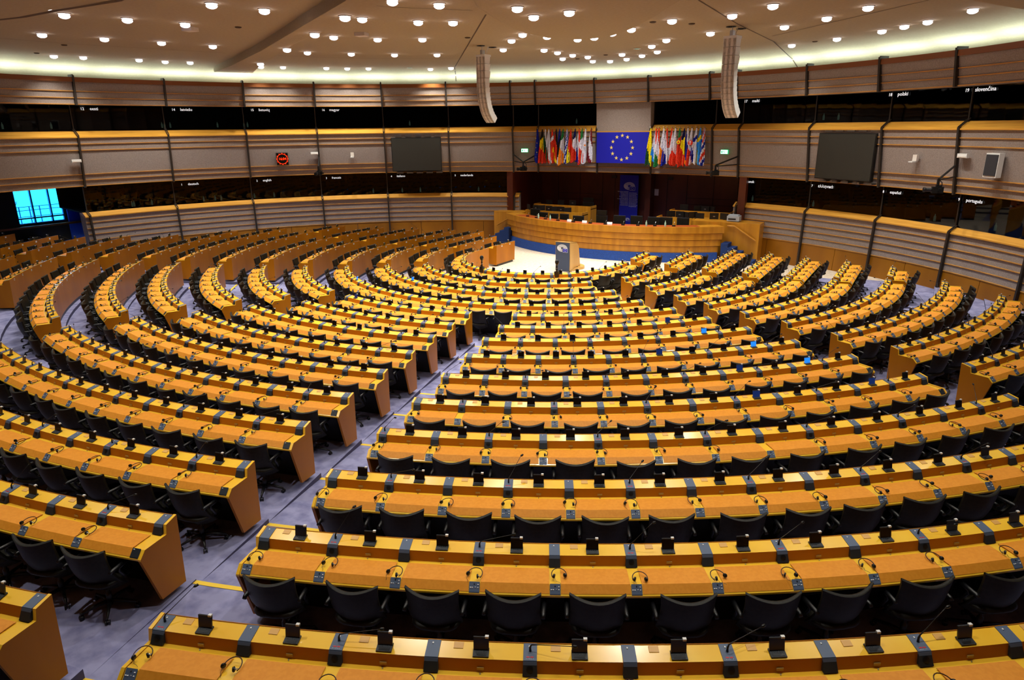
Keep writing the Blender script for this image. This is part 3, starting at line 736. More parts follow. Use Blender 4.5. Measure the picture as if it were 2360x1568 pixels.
trim(slab([(11.74, -5.34), (12.19, -3.97), (12.85, -2.58), (13.68, -0.96), (15.0, -1.7), (14.03, -5.73), (12.4, -7.64)], 8.1, 8.36, .08))
LAMPS = [(-5.18, -13.62), (-6.17, -12.76), (-5.69, -11.49), (-5.27, -10.17), (-2.11, -11.63), (-1.82, -10.42), (-2.56, -8.19), (0.21, -9.85), (-0.89, -8.1), (1.43, -9.59), (-10.33, -11.32), (-9.9, -9.77), (-9.46, -8.2), (-9.02, -6.65), (-16.26, -8.16), (-15.92, -7.28), (-15.28, -5.48), (-15.17, -4.45), (-14.74, -3.62), (-15.32, -0.56), (-10.7, -3.39), (-14.19, -0.51), (-13.62, 0.24), (-6.0, -6.16), (-8.1, -3.36), (-4.11, -5.95), (-7.17, -2.06), (-3.4, -4.76), (-6.11, -0.83), (-12.48, 1.77), (-11.92, 2.54), (-11.17, 3.16), (-0.06, -6.85), (2.01, -8.64), (0.64, -6.24), (-2.28, -3.91), (-4.83, 0.16), (-9.09, 5.18), (-8.05, 5.41), (3.39, -6.68), (3.71, -7.98), (4.41, -6.78), (5.6, -3.02), (0.88, -2.99), (-0.18, -1.91), (-1.83, 0.19), (1.24, -2.09), (1.72, -0.91), (2.35, -0.99), (3.24, -1.61), (4.05, -2.08), (-0.71, 1.23), (-0.74, 2.34), (-1.69, 4.59), (-0.72, 3.58), (-0.54, 4.59), (-1.19, 6.45), (-0.59, 6.93), (0.99, 4.5), (0.37, 6.46), (1.44, 5.48), (2.97, 2.48), (2.46, 4.43), (4.0, 1.08), (5.71, 0.22), (7.19, -2.96), (8.4, -3.94), (7.9, 0.09), (9.18, -0.99), (7.16, 5.33), (8.78, 4.24), (10.21, 2.93), (10.85, 2.14), (11.46, 1.44), (10.29, -2.29), (12.48, -0.25), (13.35, -0.92)]
EXTRA = [(6.2, -9.5), (8.8, -7.5), (3.2, -12.5), (6.0, -12.8), (9.2, -11.0), (12.0, -8.5), (0.5, -13.5), (-2.5, -14.6), (3.0, -16.5), (6.5, -16.5), (10.0, -14.8), (13.0, -12.0), (-1.0, -18.0), (-5.0, -17.3), (-8.5, -15.2), (-11.5, -14.0), (2.0, -20.0), (6.0, -20.2), (-3.0, -21.5), (10.2, -18.3), (13.0, -16.0), (14.6, -6.0), (-12.6, -17.5)]  # unseen downlights out of view, added to light the near desk rows
def inpoly(x, y, P):
    c = False
    for i in range(len(P)):
        (x1, y1), (x2, y2) = P[i - 1], P[i]
        if (y1 > y) != (y2 > y) and x < (x2 - x1) * (y - y1) / (y2 - y1) + x1: c = not c
    return c
def lz(x, y):
    if inpoly(x, y, SHELL): return 8.205
    if inpoly(x, y, B1): return 8.095
    return cz(math.hypot(x, y - WC)) - .003
tm = MB(); tm.lathe([(.145, 0), (.15, -.008), (.125, -.016), (.12, -.004)], 'trim', 20); TM = tm.mesh('trim_ring', True)
lm = MB(); lm.lathe([(.0, -.118), (.05, -.113), (.09, -.098), (.118, -.075), (.124, -.055), (.115, -.032), (.085, -.010), (.04, .0), (0, .002)][::-1], 'lamp', 16); LM = lm.mesh('lens', True)  # lens swollen to an ellipsoid so its shape carries the lamp's glow
tl = MB(); tl.lathe([(.103, 0), (.10, -.012), (0, -.02)], 'teal', 16); TL = tl.mesh('lens', True)
spot = bpy.data.lights.new('downlight_lamp', 'SPOT'); spot.energy = LAMP_W; spot.color = (1.0, .975, .88); spot.spot_size = math.radians(112); spot.spot_blend = 1.0; spot.shadow_soft_size = .10
for i, (x, y) in enumerate(LAMPS + EXTRA):
    z = lz(x, y); t = thing('downlight', (x, y, z), 0, 'round white glowing downlight set in the beige ceiling', 'ceiling lamp', 'round downlights in the ceiling')
    link('trim_ring', TM, t); link('lens', LM, t); link('lamp', spot, t, (0, 0, -.17))
for x, y in [(-9.69, 4.37), (1.13, -2.68), (2.12, 3.22)]:
    t = thing('emergency_downlight', (x, y, lz(x, y)), 0, 'unlit teal round lamp in the ceiling among white ones', 'ceiling lamp', 'teal unlit lamps in the ceiling'); link('trim_ring', TM, t); link('lens', TL, t)
dm = MB(); dm.lathe([(.09, 0), (.09, -.015), (.06, -.03), (0, -.032)], 'seam', 14); DM = dm.mesh('smoke_detector', True)
for x, y in [(-4.77, -8.89), (-1.0, -3.23), (5.03, -2.95), (5.81, -1.97), (8.0, 4.85), (-15.9, -8.9), (-12.64, -9.57), (0.26, 4.56), (-1.37, 5.32)]:
    tag(link('smoke_detector', DM, None, (x, y, lz(x, y))), 'small dull brown disc fixed to the beige ceiling', 'smoke detector', 'brown discs on the ceiling')
hb = MB(); hb.box(-.16, .16, -.16, .16, -.10, 0, 'trim'); HB = hb.mesh('ceiling_box')
tag(link('ceiling_box', HB, None, (-5.9, -9.6, 8.35), .3), 'square white box on the ceiling, upper left', 'ceiling box', 'white boxes on the ceiling')
tag(link('ceiling_box', HB, None, (-2.9, -6.0, 8.35), .3), 'square white box on the ceiling above the left wall screen', 'ceiling box', 'white boxes on the ceiling')
# light troughs on top of the wall
cov = bpy.data.lights.new('trough_light', 'AREA'); cov.energy = COVE_W; cov.color = (.80, 1.0, .97); cov.shape = 'RECTANGLE'; cov.size = 2.0; cov.size_y = .12
tb = MB(); tb.box(-1.0, 1.0, -.03, .03, -.03, .0, 'trim'); TB = tb.mesh('trough_lamp')
for k in range(26):
    a = -106 + 7.1 * k; t = math.radians(a)
    o = tag(link('trough_lamp', TB, None, wp(a, 17.95, 7.56), -t), 'long lamp lying in the light trough above the wall', 'trough lamp', 'lamps in the light trough above the wall')
    link('lamp', cov, o, (0, 0, .02), 0, (PI, 0, 0))

# ------------------------------------------------------------------ emblem helpers
def star(mb, cx, cy, r, m, z0=0.0, z1=.006):
    pts = []
    for k in range(10):
        a = PI / 2 + k * PI / 5; q = r if k % 2 == 0 else r * .39; pts.append((cx + q * math.cos(a), cy + q * math.sin(a)))
    vs = [(x, y, z0) for x, y in pts] + [(x, y, z1) for x, y in pts] + [(cx, cy, z1)]
    mb.add(vs, [(i, (i + 1) % 10, 10 + (i + 1) % 10, 10 + i) for i in range(10)] + [(10 + i, 10 + (i + 1) % 10, 20) for i in range(10)], m)
def logo(w, dim=False):
    # oval hemicycle of dashes with a small blue starred rectangle lower right
    b = MB(); W = 'logo_white'
    for k, rr in enumerate((.18, .24, .30, .36, .42, .48)):
        n = 14 + 5 * k; a0, a1 = -PI * .02, PI * 1.50
        for i in range(n):
            t0 = a0 + (a1 - a0) * i / n; t1 = t0 + (a1 - a0) / n * (.72 if t0 < 2.6 or t0 > 3.9 else .99); q = rr - .045
            f = lambda t, r_: (w * r_ * math.cos(t), w * .66 * r_ * math.sin(t), .004)
            b.add([f(t0, q), f(t1, q), f(t1, rr), f(t0, rr)], [(0, 1, 2, 3)], W)
    b.box(w * .05, w * .50, -w * .34, -w * .02, .001, .004, W)
    b.box(w * .065, w * .485, -w * .325, -w * .035, .002, .006, 'royal' if not dim else 'banner')
    for k in range(12): a = 2 * PI * k / 12; star(b, w * .275 + w * .095 * math.cos(a), -w * .18 + w * .095 * math.sin(a), w * .022, 'logo_white', .006, .008)
    return b
def face_in(o, a, r, z):      # local x right, y up, z towards the room centre
    t = math.radians(a); T = Vector((math.cos(t), -math.sin(t), 0)); N = T.cross(Vector((0, 0, 1))); P = Vector(wp(a, r, z))
    o.matrix_world = Matrix(((T.x, 0, N.x, P.x), (T.y, 0, N.y, P.y), (0, 1, 0, P.z), (0, 0, 0, 1))); return o
# blue starred panel
t = face_in(thing('flag_panel', (0, 0, 0), 0, 'large blue rectangular panel with ring of twelve gold stars on front wall', 'flag'), -2.1, 17.58, 4.64)
b = MB(); b.box(-1.29, 1.29, -.71, .70, 0, .05, 'royal'); ob('panel', b, t)
for k in range(12):
    s = MB(); a = 2 * PI * k / 12; star(s, .53 * math.sin(a), .55 * math.cos(a), .095, 'gold', .05, .062); ob('star', s, t)
# ------------------------------------------------------------------ hanging national flags
C = {'k': '#141210', 'y': '#f2dc10', 'r': '#d8341a', 'w': '#dcdcec', 'g': '#1d7a3c', 'b': '#1222a0', 'o': '#f58a14', 'lb': '#2a8ce6', 'm': '#6e1420', 'n': '#0b0f50', 'dg': '#20502c'}
for k_, h in C.items(): M['f_' + k_] = mat('flag_' + k_, h, .75, spec=.2)
def flagfn(kind, cs):
    def V(s, t):  i = 0 if t + .10 * s < .33 else (1 if t + .22 * (1 - s) < .72 else 2); return cs[min(i, len(cs) - 1)]
    def H(s, t):
        q = (1 - s) * .38 + t * .76; return cs[0] if q < .42 else cs[1] if q < .78 else cs[-1]
    def Hr(s, t): q = s * .38 + t * .76; return cs[0] if q < .42 else cs[1] if q < .78 else cs[-1]
    def X(s, t):
        if .27 < t + s * .1 < .40: return cs[1]
        return cs[1] if abs((s * .8 + .35) - (t - .25)) < .12 and t > .4 else cs[0]
    def S(s, t): return cs[int((s * .5 + t) * 9) % 2]
    def EU(s, t): return cs[0]
    def V2(s, t): return cs[0] if t - s * .35 < .42 else cs[1]
    def UK(s, t):
        q = (s + t * 1.9) % .9; return 'w' if q < .22 else 'r' if q < .5 else 'w' if q < .64 else 'b'
    return dict(V=V, H=H, Hr=Hr, X=X, S=S, EU=EU, V2=V2, UK=UK)[kind]
NAT = [(-15.90, 'EU', ['b'], 'plain blue flag with small gold stars, first from the left end'), (-15.11, 'V', ['k', 'y', 'r'], 'black, yellow and red vertical striped flag'), (-14.60, 'H', ['w', 'dg', 'r'], 'white, green and red flag'),
 (-14.03, 'H', ['w', 'w', 'r'], 'white and red flag hanging beside red and white crossed flag'), (-13.45, 'X', ['r', 'w'], 'red flag with white cross'), (-12.81, 'H', ['k', 'r', 'y'], 'black, red and gold flag'),
 (-12.24, 'Hr', ['b', 'k', 'w'], 'blue, black and white flag'), (-11.66, 'V', ['g', 'w', 'o'], 'green, white and orange flag'), (-11.02, 'S', ['b', 'w'], 'blue and white many-striped flag'), (-10.37, 'H', ['r', 'r', 'y'], 'red and yellow flag'),
 (-9.66, 'V', ['n', 'w', 'r'], 'navy, white and red vertical striped flag'), (-9.02, 'H', ['r', 'w', 'b'], 'red and white flag with small blue hem'), (-8.52, 'V', ['g', 'w', 'r'], 'green, white and red vertical striped flag'),
 (-7.95, 'EU', ['w'], 'plain white flag'), (-7.02, 'H', ['m', 'w', 'm'], 'dark maroon flag with white stripe'),
 (2.69, 'H', ['y', 'y', 'dg'], 'mostly yellow flag touching the blue starred panel'), (3.59, 'H', ['r', 'w', 'lb'], 'red, white and teal flag'), (4.0, 'H', ['r', 'w', 'g'], 'red, white and green flag, third right of the blue panel'), (4.77, 'V2', ['w', 'o'], 'white and orange-red flag'),
 (5.32, 'H', ['r', 'w', 'b'], 'red, white and blue striped flag'), (6.07, 'Hr', ['r', 'w', 'r'], 'red flag with a white centre stripe'), (6.62, 'V2', ['w', 'r'], 'white and red flag, seventh right of the blue panel'), (7.31, 'V', ['g', 'r', 'r'], 'green and red flag'),
 (8.06, 'V', ['n', 'y', 'r'], 'navy, yellow and red vertical striped flag'), (8.60, 'H', ['w', 'b', 'o'], 'white, blue and orange-red flag'), (9.22, 'V2', ['w', 'r'], 'white flag with red shield and blue band'), (9.96, 'X', ['w', 'b'], 'white flag with blue cross'),
 (10.57, 'X', ['lb', 'y'], 'light blue flag with yellow cross'), (11.18, 'UK', ['w'], 'red, white and blue flag, last at the right end')]
for i, (a, kd, cs, lab) in enumerate(NAT):
    fn = flagfn(kd, cs); rnd = random.Random(i * 3 + 1)
    t = face_in(thing('national_flag', (0, 0, 0), 0, lab + ', ' + ('left' if a < 0 else 'right') + ' flag row', 'flag', 'national flags on the front wall'), a, 17.46, 5.50)
    NT, NS = 26, 8; H = 1.58 + rnd.uniform(-.07, .08); ph = rnd.uniform(0, 6); sk = rnd.uniform(-.06, .03); b = MB(); P = []
    for ti in range(NT + 1):
        tt = ti / NT; w = .02 + .125 * min(1, tt / .8) ** .8; row = []
        for si in range(NS + 1):
            s = si / NS; row.append((-w + 2 * w * s - .05 * tt + sk * tt, -H * tt - .07 * math.sin(s * 5 + ph) * tt ** 4, .10 + .075 * math.sin(s * 7.5 + ph) * min(1, tt * 1.5)))
        P.append(row)
    for ti in range(NT):
        for si in range(NS): b.add([P[ti][si], P[ti][si + 1], P[ti + 1][si + 1], P[ti + 1][si]], [(0, 3, 2, 1)], 'f_' + fn((si + .5) / NS, (ti + .5) / NT))
    me = b.mesh('cloth', True); c = link('cloth', me, t)
    md = c.modifiers.new('thick', 'SOLIDIFY'); md.thickness = .006
    if kd == 'EU' and cs[0] == 'b':
        for q in range(5): s = MB(); star(s, -.07 + .05 * (q % 2), -.42 - .22 * q, .03, 'gold', .16, .17); ob('star', s, t)
    if lab.startswith('plain white'): s = MB(); star(s, .0, -.75, .07, 'f_o', .17, .18); ob('emblem', s, t)
    if 'shield' in lab: s = MB(); s.lathe([(.11, .15), (.10, .18), (0, .185)], 'f_r', 14, (.0, -.62, 0)); s.box(-.015, .015, -.70, -.54, .18, .19, 'f_w'); s.box(-.05, .05, -.60, -.575, .18, .19, 'f_w'); ob('emblem', s, t)
    if lab.startswith('green and red flag'): s = MB(); s.lathe([(.09, .16), (.08, .18), (0, .185)], 'f_y', 14, (.0, -.60, 0)); s.lathe([(.05, .18), (.04, .19), (0, .192)], 'f_r', 10, (.0, -.60, 0)); ob('emblem', s, t)
    p = MB(); p.tube([(0, -.05, -.12), (0, .06, .16)], .012, 'silver', 6); ob('pole', p, t)
# ------------------------------------------------------------------ wall fittings
def bigscreen(a, z0, z1, w, lab):
    t = face_in(thing('wall_screen', (0, 0, 0), 0, lab, 'screen', 'large dark wall screens'), a, 17.62, (z0 + z1) / 2); h = (z1 - z0) / 2
    b = MB(); b.box(-w / 2, w / 2, -h, h, -.12, .02, 'dark_metal'); ob('frame', b, t)
    b = MB(); b.box(-w / 2 + .03, w / 2 - .03, -h + .03, h - .03, .02, .035, 'bigscreen'); ob('display', b, t)
    for zz in (h + .06, -h - .11):
        for k in range(5):
            b = MB()
            for q in range(4): b.box(-w * .42 + k * w * .2, -w * .42 + k * w * .2 + .32, zz + q * .02, zz + q * .02 + .008, -.30, -.02, 'silver')
            ob('vent', b, t)
bigscreen(-36.15, 3.53, 5.17, 2.50, 'large dark screen on the left wall between flags and clock')
bigscreen(31.7, 3.60, 5.28, 2.42, 'large dark screen on the right wall')
t = face_in(thing('wall_clock', (0, 0, 0), 0, 'square black clock with a glowing red ring and digits on left wall', 'clock'), -57.4, 17.66, 4.27)
b = MB(); b.box(-.29, .29, -.30, .30, -.08, .015, 'silver'); ob('frame', b, t); b = MB(); b.box(-.27, .27, -.28, .28, .015, .03, 'screen'); ob('dial', b, t)
b = MB()
for k in range(60):
    a = 2 * PI * k / 60; b.lathe([(.012, .03), (.010, .042), (0, .045)], 'led', 6, (.24 * math.cos(a), .23 * math.sin(a), 0))
for k in range(12):
    a = 2 * PI * k / 12; b.lathe([(.018, .03), (.014, .042), (0, .045)], 'led', 6, (.262 * math.cos(a), .262 * math.sin(a), 0))
ob('ring_light', b, t); b = text_mb('16:04', .165, 'led', .01, 'CENTER'); ob('digits', b, t, (0, -.05, .04))
def wallbox(a, z, w, h, d, name, lab, m='white'):
    t = face_in(thing(name, (0, 0, 0), 0, lab, 'wall light' if name == 'emergency_light' else 'wall box', None), a, 17.72, z); b = MB(); b.box(-w / 2, w / 2, -h / 2, h / 2, 0, d, m); ob('housing', b, t)
    b = MB(); b.box(-w / 2 + .02, w / 2 - .02, -h / 2 + .015, -.01, d, d + .012, 'trim'); ob('cover', b, t)
wallbox(-85.5, 4.5, .36, .12, .10, 'emergency_light', 'white box light at the far left of the wall above the window recess')
wallbox(-52.43, 4.5, .34, .12, .10, 'emergency_light', 'white box light right of the red clock')
wallbox(46.9, 4.63, .36, .13, .10, 'emergency_light', 'white box light beside the wall loudspeaker on right wall')
def bracket(a, z, lab):
    t = face_in(thing('wall_sensor', (0, 0, 0), 0, lab, 'wall sensor', None), a, 17.74, z)
    b = MB(); b.box(-.08, .08, -.06, .14, 0, .10, 'trim'); ob('housing', b, t); b = MB(); b.box(-.10, .06, -.10, -.07, 0, .24, 'white'); ob('shelf', b, t)
bracket(-46.53, 4.36, 'small white sensor box right of the clock on left wall'); bracket(41.0, 4.46, 'small white sensor box between right wall screen and loudspeaker')
for a, lab in ((-18.28, 'green exit sign left of the flags'), (14.01, 'green exit sign right of the flags')):
    t = face_in(thing('exit_sign', (0, 0, 0), 0, lab, 'exit sign', 'lit green exit signs'), a, 17.72, 4.5); b = MB(); b.box(-.17, .17, -.09, .09, 0, .08, 'exit_dark'); ob('housing', b, t)
    b = MB(); b.box(-.16, .16, -.075, .08, .08, .09, 'exit'); ob('lit_face', b, t)
    b = MB()   # running figure and arrow
    b.box(-.03, .01, -.01, .035, .09, .095, 'exit_dark'); b.lathe([(.012, .09), (.012, .096)], 'exit_dark', 8, (-.005, .05, 0)); b.box(-.05, -.02, -.05, -.03, .09, .095, 'exit_dark'); b.box(.0, .03, -.045, -.01, .09, .095, 'exit_dark')
    b.box(.06, .12, -.008, .008, .09, .095, 'exit_dark'); b.box(-.13, -.08, -.05, .05, .09, .095, 'exit_dark'); ob('pictogram', b, t)
t = face_in(thing('wall_loudspeaker', (0, 0, 0), 0, 'dark rectangular loudspeaker in white frame on the right wall', 'loudspeaker'), 50.85, 17.62, 4.42)
b = MB(); b.box(-.24, .24, -.36, .33, -.10, .07, 'white'); ob('cabinet', b, t); b = MB(); b.box(-.215, .215, -.31, .29, .07, .09, 'grille'); ob('grille', b, t)
# broadcast cameras on wall arms
def jib(P, zc, a_l, a_r, lab, look):
    t = thing('broadcast_camera', (P[0], P[1], zc), 0, lab, 'camera', 'broadcast cameras on wall arms')
    pv = Vector((0, 0, .32))
    for a, zz in ((a_l, 4.32), (a_r, 4.32)):
        if a is None: continue
        q = Vector(wp(a, 17.74, zz)) - Vector((P[0], P[1], zc)); b = MB(); b.tube([q, pv], .035, 'dark_metal', 6); ob('arm', b, t)
        q = Vector(wp(a, 17.80, 3.98)) - Vector((P[0], P[1], zc)); b = MB(); b.tube([q, pv - Vector((0, 0, .03))], .022, 'dark_metal', 6); ob('brace', b, t)
    b = MB(); b.tube([pv, (0, 0, .13)], .04, 'dark_metal', 8); b.tube([(.0, .1, .3), (.1, .12, .22), (.12, .1, .02), (.04, .06, -.06)], .014, 'black', 5); ob('mount', b, t)
    L = Vector((look[0], look[1], 0)).normalized(); rz = math.atan2(L.y, L.x)
    c = MB(); c.box(-.16, .14, -.09, .09, -.10, .10, 'dark_metal'); c.box(-.10, .05, -.05, .05, .10, .14, 'black'); cb = ob('camera_body', c, t, (0, 0, 0), rz)
    c = MB(); c.lathe([(.05, .14), (.06, .16), (.055, .30), (.075, .33), (.075, .38), (.05, .38)], 'black', 12, (0, 0, 0), 'x'); ob('lens', c, cb)
    c = MB(); c.box(-.07, .0, .09, .22, -.03, .05, 'black'); ob('viewfinder', c, cb)
jib((-5.16, 7.18), 3.66, -20.27, -16.18, 'black camera on a V-shaped wall arm left of the flags', (-.3, -1))
jib((4.18, 7.47), 3.66, None, 15.97, 'black camera on a wall arm right of the flags', (-1, -.4))
jib((-13.29, 1.48), 3.58, -51.72, None, 'black camera on a wall arm right of the red clock', (.4, -1))
jib((12.37, 2.56), 3.64, None, 45.91, 'black camera on a wall arm below loudspeaker on the right wall', (-1, -.25))
# ------------------------------------------------------------------ hanging line-array loudspeakers
def line_array(x, y, ztop, rz, lab):
    t = thing('line_array_speaker', (x, y, ztop), rz, lab, 'loudspeaker', 'hanging white loudspeaker columns')
    px, pz, an = 0.0, 0.0, 0.0; W = .20
    steps = [(.235, 0)] * 3 + [(.165, d) for d in (1, 2, 2, 3, 4, 5, 6, 8, 9, 10)]
    for k, (h, da) in enumerate(steps):
        an += math.radians(da); c, s = math.cos(an), math.sin(an)
        b = MB(); dpt = .30 if k < 3 else .24
        def q(yy, zz): return (px + yy * c + zz * s, pz + (-yy * s * -1 if False else yy * s * -1 * -1) * 0 + zz * c - yy * s)
        # local: front plane y=0, cabinet extends +y (back); tilt rotates the front downwards
        pts = []
        for zz, bk in ((0, dpt), (-h * .96, dpt * .86)):
            for (xx, yy) in ((-W, 0), (W, 0), (W, bk), (-W, bk)):
                Y = px + yy * c - zz * s * 0 - zz * s * -1 * 0; 
                pts.append((xx, px + yy * c - zz * s, pz + zz * c + yy * s * -1 * -1))
        b.hexa(pts[4:] + pts[:4], 'white'); cab = ob('cabinet', b, t)
        g = MB(); n_ = 5
        for i in range(n_):
            x0 = -W + .02 + i * (2 * W - .04) / n_; x1 = x0 + (2 * W - .04) / n_ - (.0)
            m = 'array_grille' if i % 2 == 0 else 'trim'
            g.hexa([(x0, px + .0 * c - (-h * .96) * s - .012, pz - h * .96 * c), (x1, px - (-h * .96) * s - .012, pz - h * .96 * c), (x1, px - (-h * .96) * s, pz - h * .96 * c), (x0, px - (-h * .96) * s, pz - h * .96 * c),
                    (x0, px - .012, pz), (x1, px - .012, pz), (x1, px, pz), (x0, px, pz)], m)
        ob('grille', g, cab)
        px += h * s; pz -= h * c
    b = MB(); b.box(-W, W, -.02, .34, .0, .07, 'white'); ob('top_frame', b, t)
    zc_ = 8.35 - ztop; b = MB(); b.tube([(0, .1, .05), (0, .1, zc_)], .012, 'silver', 6); b.tube([(0, .28, .05), (0, .45, zc_)], .008, 'silver', 6); b.box(-.05, .05, .05, .2, .07, .22, 'silver'); ob('hoist', b, t)
    for yy in (.1, .75): b = MB(); b.lathe([(.14, zc_ - .004), (.14, zc_ - .02), (.09, zc_ - .02), (.08, zc_ - .004)], 'black', 14, (-.05, yy, 0)); ob('ceiling_port', b, t)
line_array(-1.9, -1.2, 7.98, -.10, 'white hanging loudspeaker column left of the blue starred panel')
line_array(6.6, -0.8, 8.02, -.20, 'white hanging loudspeaker column right of the flags')
# ------------------------------------------------------------------ podium
PCX, PCY = -.5, 13.3
def pp(a, r, z): t = math.radians(a); return (PCX + r * math.sin(t), PCY - r * math.cos(t), z)
def psweep(poly, a0, a1, m, mb, st=1.6):
    n = max(1, int(math.ceil(abs(a1 - a0) / st))); k = len(poly); vs = [pp(a0 + (a1 - a0) * i / n, r, z) for i in range(n + 1) for r, z in poly]
    fs = [(i * k + j, i * k + (j + 1) % k, (i + 1) * k + (j + 1) % k, (i + 1) * k + j) for i in range(n) for j in range(k)] + [tuple(range(k - 1, -1, -1)), tuple(range(n * k, n * k + k))]
    mb.add(vs, fs, m); return mb
t = thing('podium_desk', (0, 0, 0), 0, 'long curved wooden podium desk with blue base facing the chamber', 'desk')
b = MB(); psweep([(8.44, 0), (8.36, .40), (8.0, .40), (8.0, 0)], -38.5, 38.6, 'blue', b); ob('base', b, t)
for k, (z0, z1, r0, r1) in enumerate(((.38, .655, 8.30, 8.30), (.68, .935, 8.36, 8.36), (.96, 1.215, 8.42, 8.42), (1.24, 1.50, 8.50, 8.50))):
    b = MB(); ex = (0, .6, 1.0, 1.4)[k]; psweep([(r0, z0), (r1, z1), (8.06, z1), (8.06, z0)], -39 - ex, 39 + ex * .6, 'podium', b); ob('front_band', b, t)
b = MB(); psweep([(8.12, .39), (8.12, 1.49), (8.0, 1.49), (8.0, .39)], -38.5, 38.5, 'rim', b); ob('core', b, t)
b = MB(); psweep([(8.50, 1.50), (8.50, 1.515), (7.72, 1.50), (7.72, 1.42)], -40.4, 39.8, 'podium', b); ob('desk_top', b, t)
b = MB(); psweep([(8.38, 1.514), (8.38, 1.519), (7.76, 1.506), (7.76, 1.50)], -33, 33, 'podium_top', b); ob('leather_top', b, t)
# raised podium floor, steps and flanking walls
b = MB(); n = 30
for i in range(n):
    a0, a1 = -38 + 76 * i / n, -38 + 76 * (i + 1) / n; P, Q = pp(a0, 8.02, .72), pp(a1, 8.02, .72); b.add([P, Q, (Q[0], 11.0, .72), (P[0], 11.0, .72)], [(0, 1, 2, 3)], 'blue_carpet')
b.box(-6.5, -5.6, 8.0, 11, 0, .72, 'blue_carpet'); b.box(4.6, 5.4, 8.2, 11, 0, .72, 'blue_carpet'); tag(ob('floor_podium', b), None, None, None, 'structure')
for nm, lab, x0, sg in (('steps', 'short flight of blue carpeted steps at the right end of podium', 6.25, -1), ('steps', 'short flight of blue carpeted steps at the left end of podium', -6.95, 1)):
    t = thing('podium_steps', (0, 0, 0), 0, lab, 'steps', 'blue carpeted steps')
    for k in range(5):
        xa, xb = x0 + sg * .27 * k, x0 + sg * 1.36; b = MB(); b.box(min(xa, xb), max(xa, xb), 6.62 if sg < 0 else 6.45, 7.25, .165 * k + .001, .165 * (k + 1), 'blue_carpet'); ob('step', b, t)
t = thing('podium_wall', (0, 0, 0), 0, 'wooden side wall with sloping handrail, right of the podium desk', 'partition wall', 'wooden side walls of the podium')
b = MB(); b.box(3.35, 6.27, 7.26, 8.5, 0, 1.63, 'podium'); ob('panel', b, t)
b = MB(); b.tube([(4.95, 7.18, 1.50), (5.25, 7.18, 1.50), (6.15, 7.18, .95)], .035, 'podium', 8); ob('handrail', b, t)
t = thing('podium_wall', (0, 0, 0), 0, 'wooden side wall with handrail, left of the podium desk', 'partition wall', 'wooden side walls of the podium')
b = MB(); b.box(-6.98, -5.35, 7.26, 8.3, 0, 1.50, 'podium'); ob('panel', b, t)
b = MB(); b.tube([(-5.4, 7.18, 1.36), (-5.75, 7.18, 1.36), (-6.75, 7.18, .8)], .035, 'podium', 8); ob('handrail', b, t)
# wooden niche behind the podium
b = MB(); b.box(-7.0, 5.6, 11.0, 11.2, 0, 3.6, 'niche'); b.box(-6.6, -6.25, 7.95, 11.0, 0, 3.46, 'niche'); b.box(5.05, 5.35, 8.2, 11.0, 0, 3.46, 'niche'); b.box(-7, 5.6, 9.45, 11.2, 3.48, 3.6, 'niche')
b.box(-.02, .25, 10.4, 11.0, 0, 3.46, 'niche')
struct('wall_niche', b)
b = MB()
for x in (-5.2, -3.9, -2.6, -1.9, .9, 1.9, 3.2, 4.4): b.box(x - .008, x + .008, 10.985, 11.0, .72, 3.44, 'booth')
for z in (1.6, 1.9, 2.2): b.box(-5.2, -2.6, 10.985, 11.0, z, z + .012, 'booth'); b.box(1.9, 4.4, 10.985, 11.0, z, z + .012, 'booth')
trim(b)
t = thing('notice', (0.35, 10.975, 2.42), 0, 'small white paper notice on the dark wood wall behind podium', 'notice'); b = MB(); b.box(-.11, .11, 0, .015, -.16, .16, 'white'); ob('sheet', b, t)
for x in (-1.95, 1.05): tag(ob('exit_box', MB().box(-.13, .13, -.06, 0, -.07, .07, 'post'), None, (x, 10.98, 3.12)), 'unlit dark exit box high on niche wall, %s of the blue banner' % ('left' if x < 0 else 'right'), 'exit sign', 'unlit exit boxes')
t = thing('banner', (-1.02, 10.72, 0), 0, 'tall narrow blue banner with emblem and lines of text behind podium', 'banner')
b = MB(); b.box(-.50, .50, 0, .02, .74, 3.24, 'banner'); ob('cloth', b, t)
lg = logo(.62, True); ob('emblem', lg, t, (.02, -.006, 2.70), rot=(PI / 2, 0, 0)); lg2 = logo(.26); ob('small_emblem', lg2, t, (-.02, -.006, 1.02), rot=(PI / 2, 0, 0))
LA = ['\u0415\u0432\u0440\u043e\u043f\u0435\u0439\u0441\u043a\u0438 \u043f\u0430\u0440\u043b\u0430\u043c\u0435\u043d\u0442', 'Parlamento Europeo', 'Evropsk\u00fd parlament', 'Europa-Parlamentet', 'Europ\u00e4isches Parlament', 'Euroopa Parlament', '\u0395\u03c5\u03c1\u03c9\u03c0\u03b1\u03ca\u03ba\u03cc \u039a\u03bf\u03b9\u03bd\u03bf\u03b2\u03bf\u03cd\u03bb\u03b9\u03bf', 'European Parliament', 'Parlement europ\u00e9en', 'Parlaimint na hEorpa', 'Europski parlament', 'Parlamento europeo']
LB_ = ['Eiropas Parlaments', 'Europos Parlamentas', 'Eur\u00f3pai Parlament', 'Parlament Ewropew', 'Europees Parlement', 'Parlament Europejski', 'Parlamento Europeu', 'Parlamentul European', 'Eur\u00f3psky parlament', 'Evropski parlament', 'Euroopan parlamentti', 'Europaparlamentet']
b = MB()
for i, s in enumerate(LA): b.put(text_mb(s, .052, 'logo_white', .004, 'RIGHT'), Matrix.Translation((-.015, -.062 * i, 0)))
for i, s in enumerate(LB_): b.put(text_mb(s, .052, 'logo_white', .004, 'LEFT'), Matrix.Translation((.025, -.05 - .062 * i, 0)))
ob('lettering', b, t, (0, -.004, 2.40), rot=(PI / 2, 0, 0))
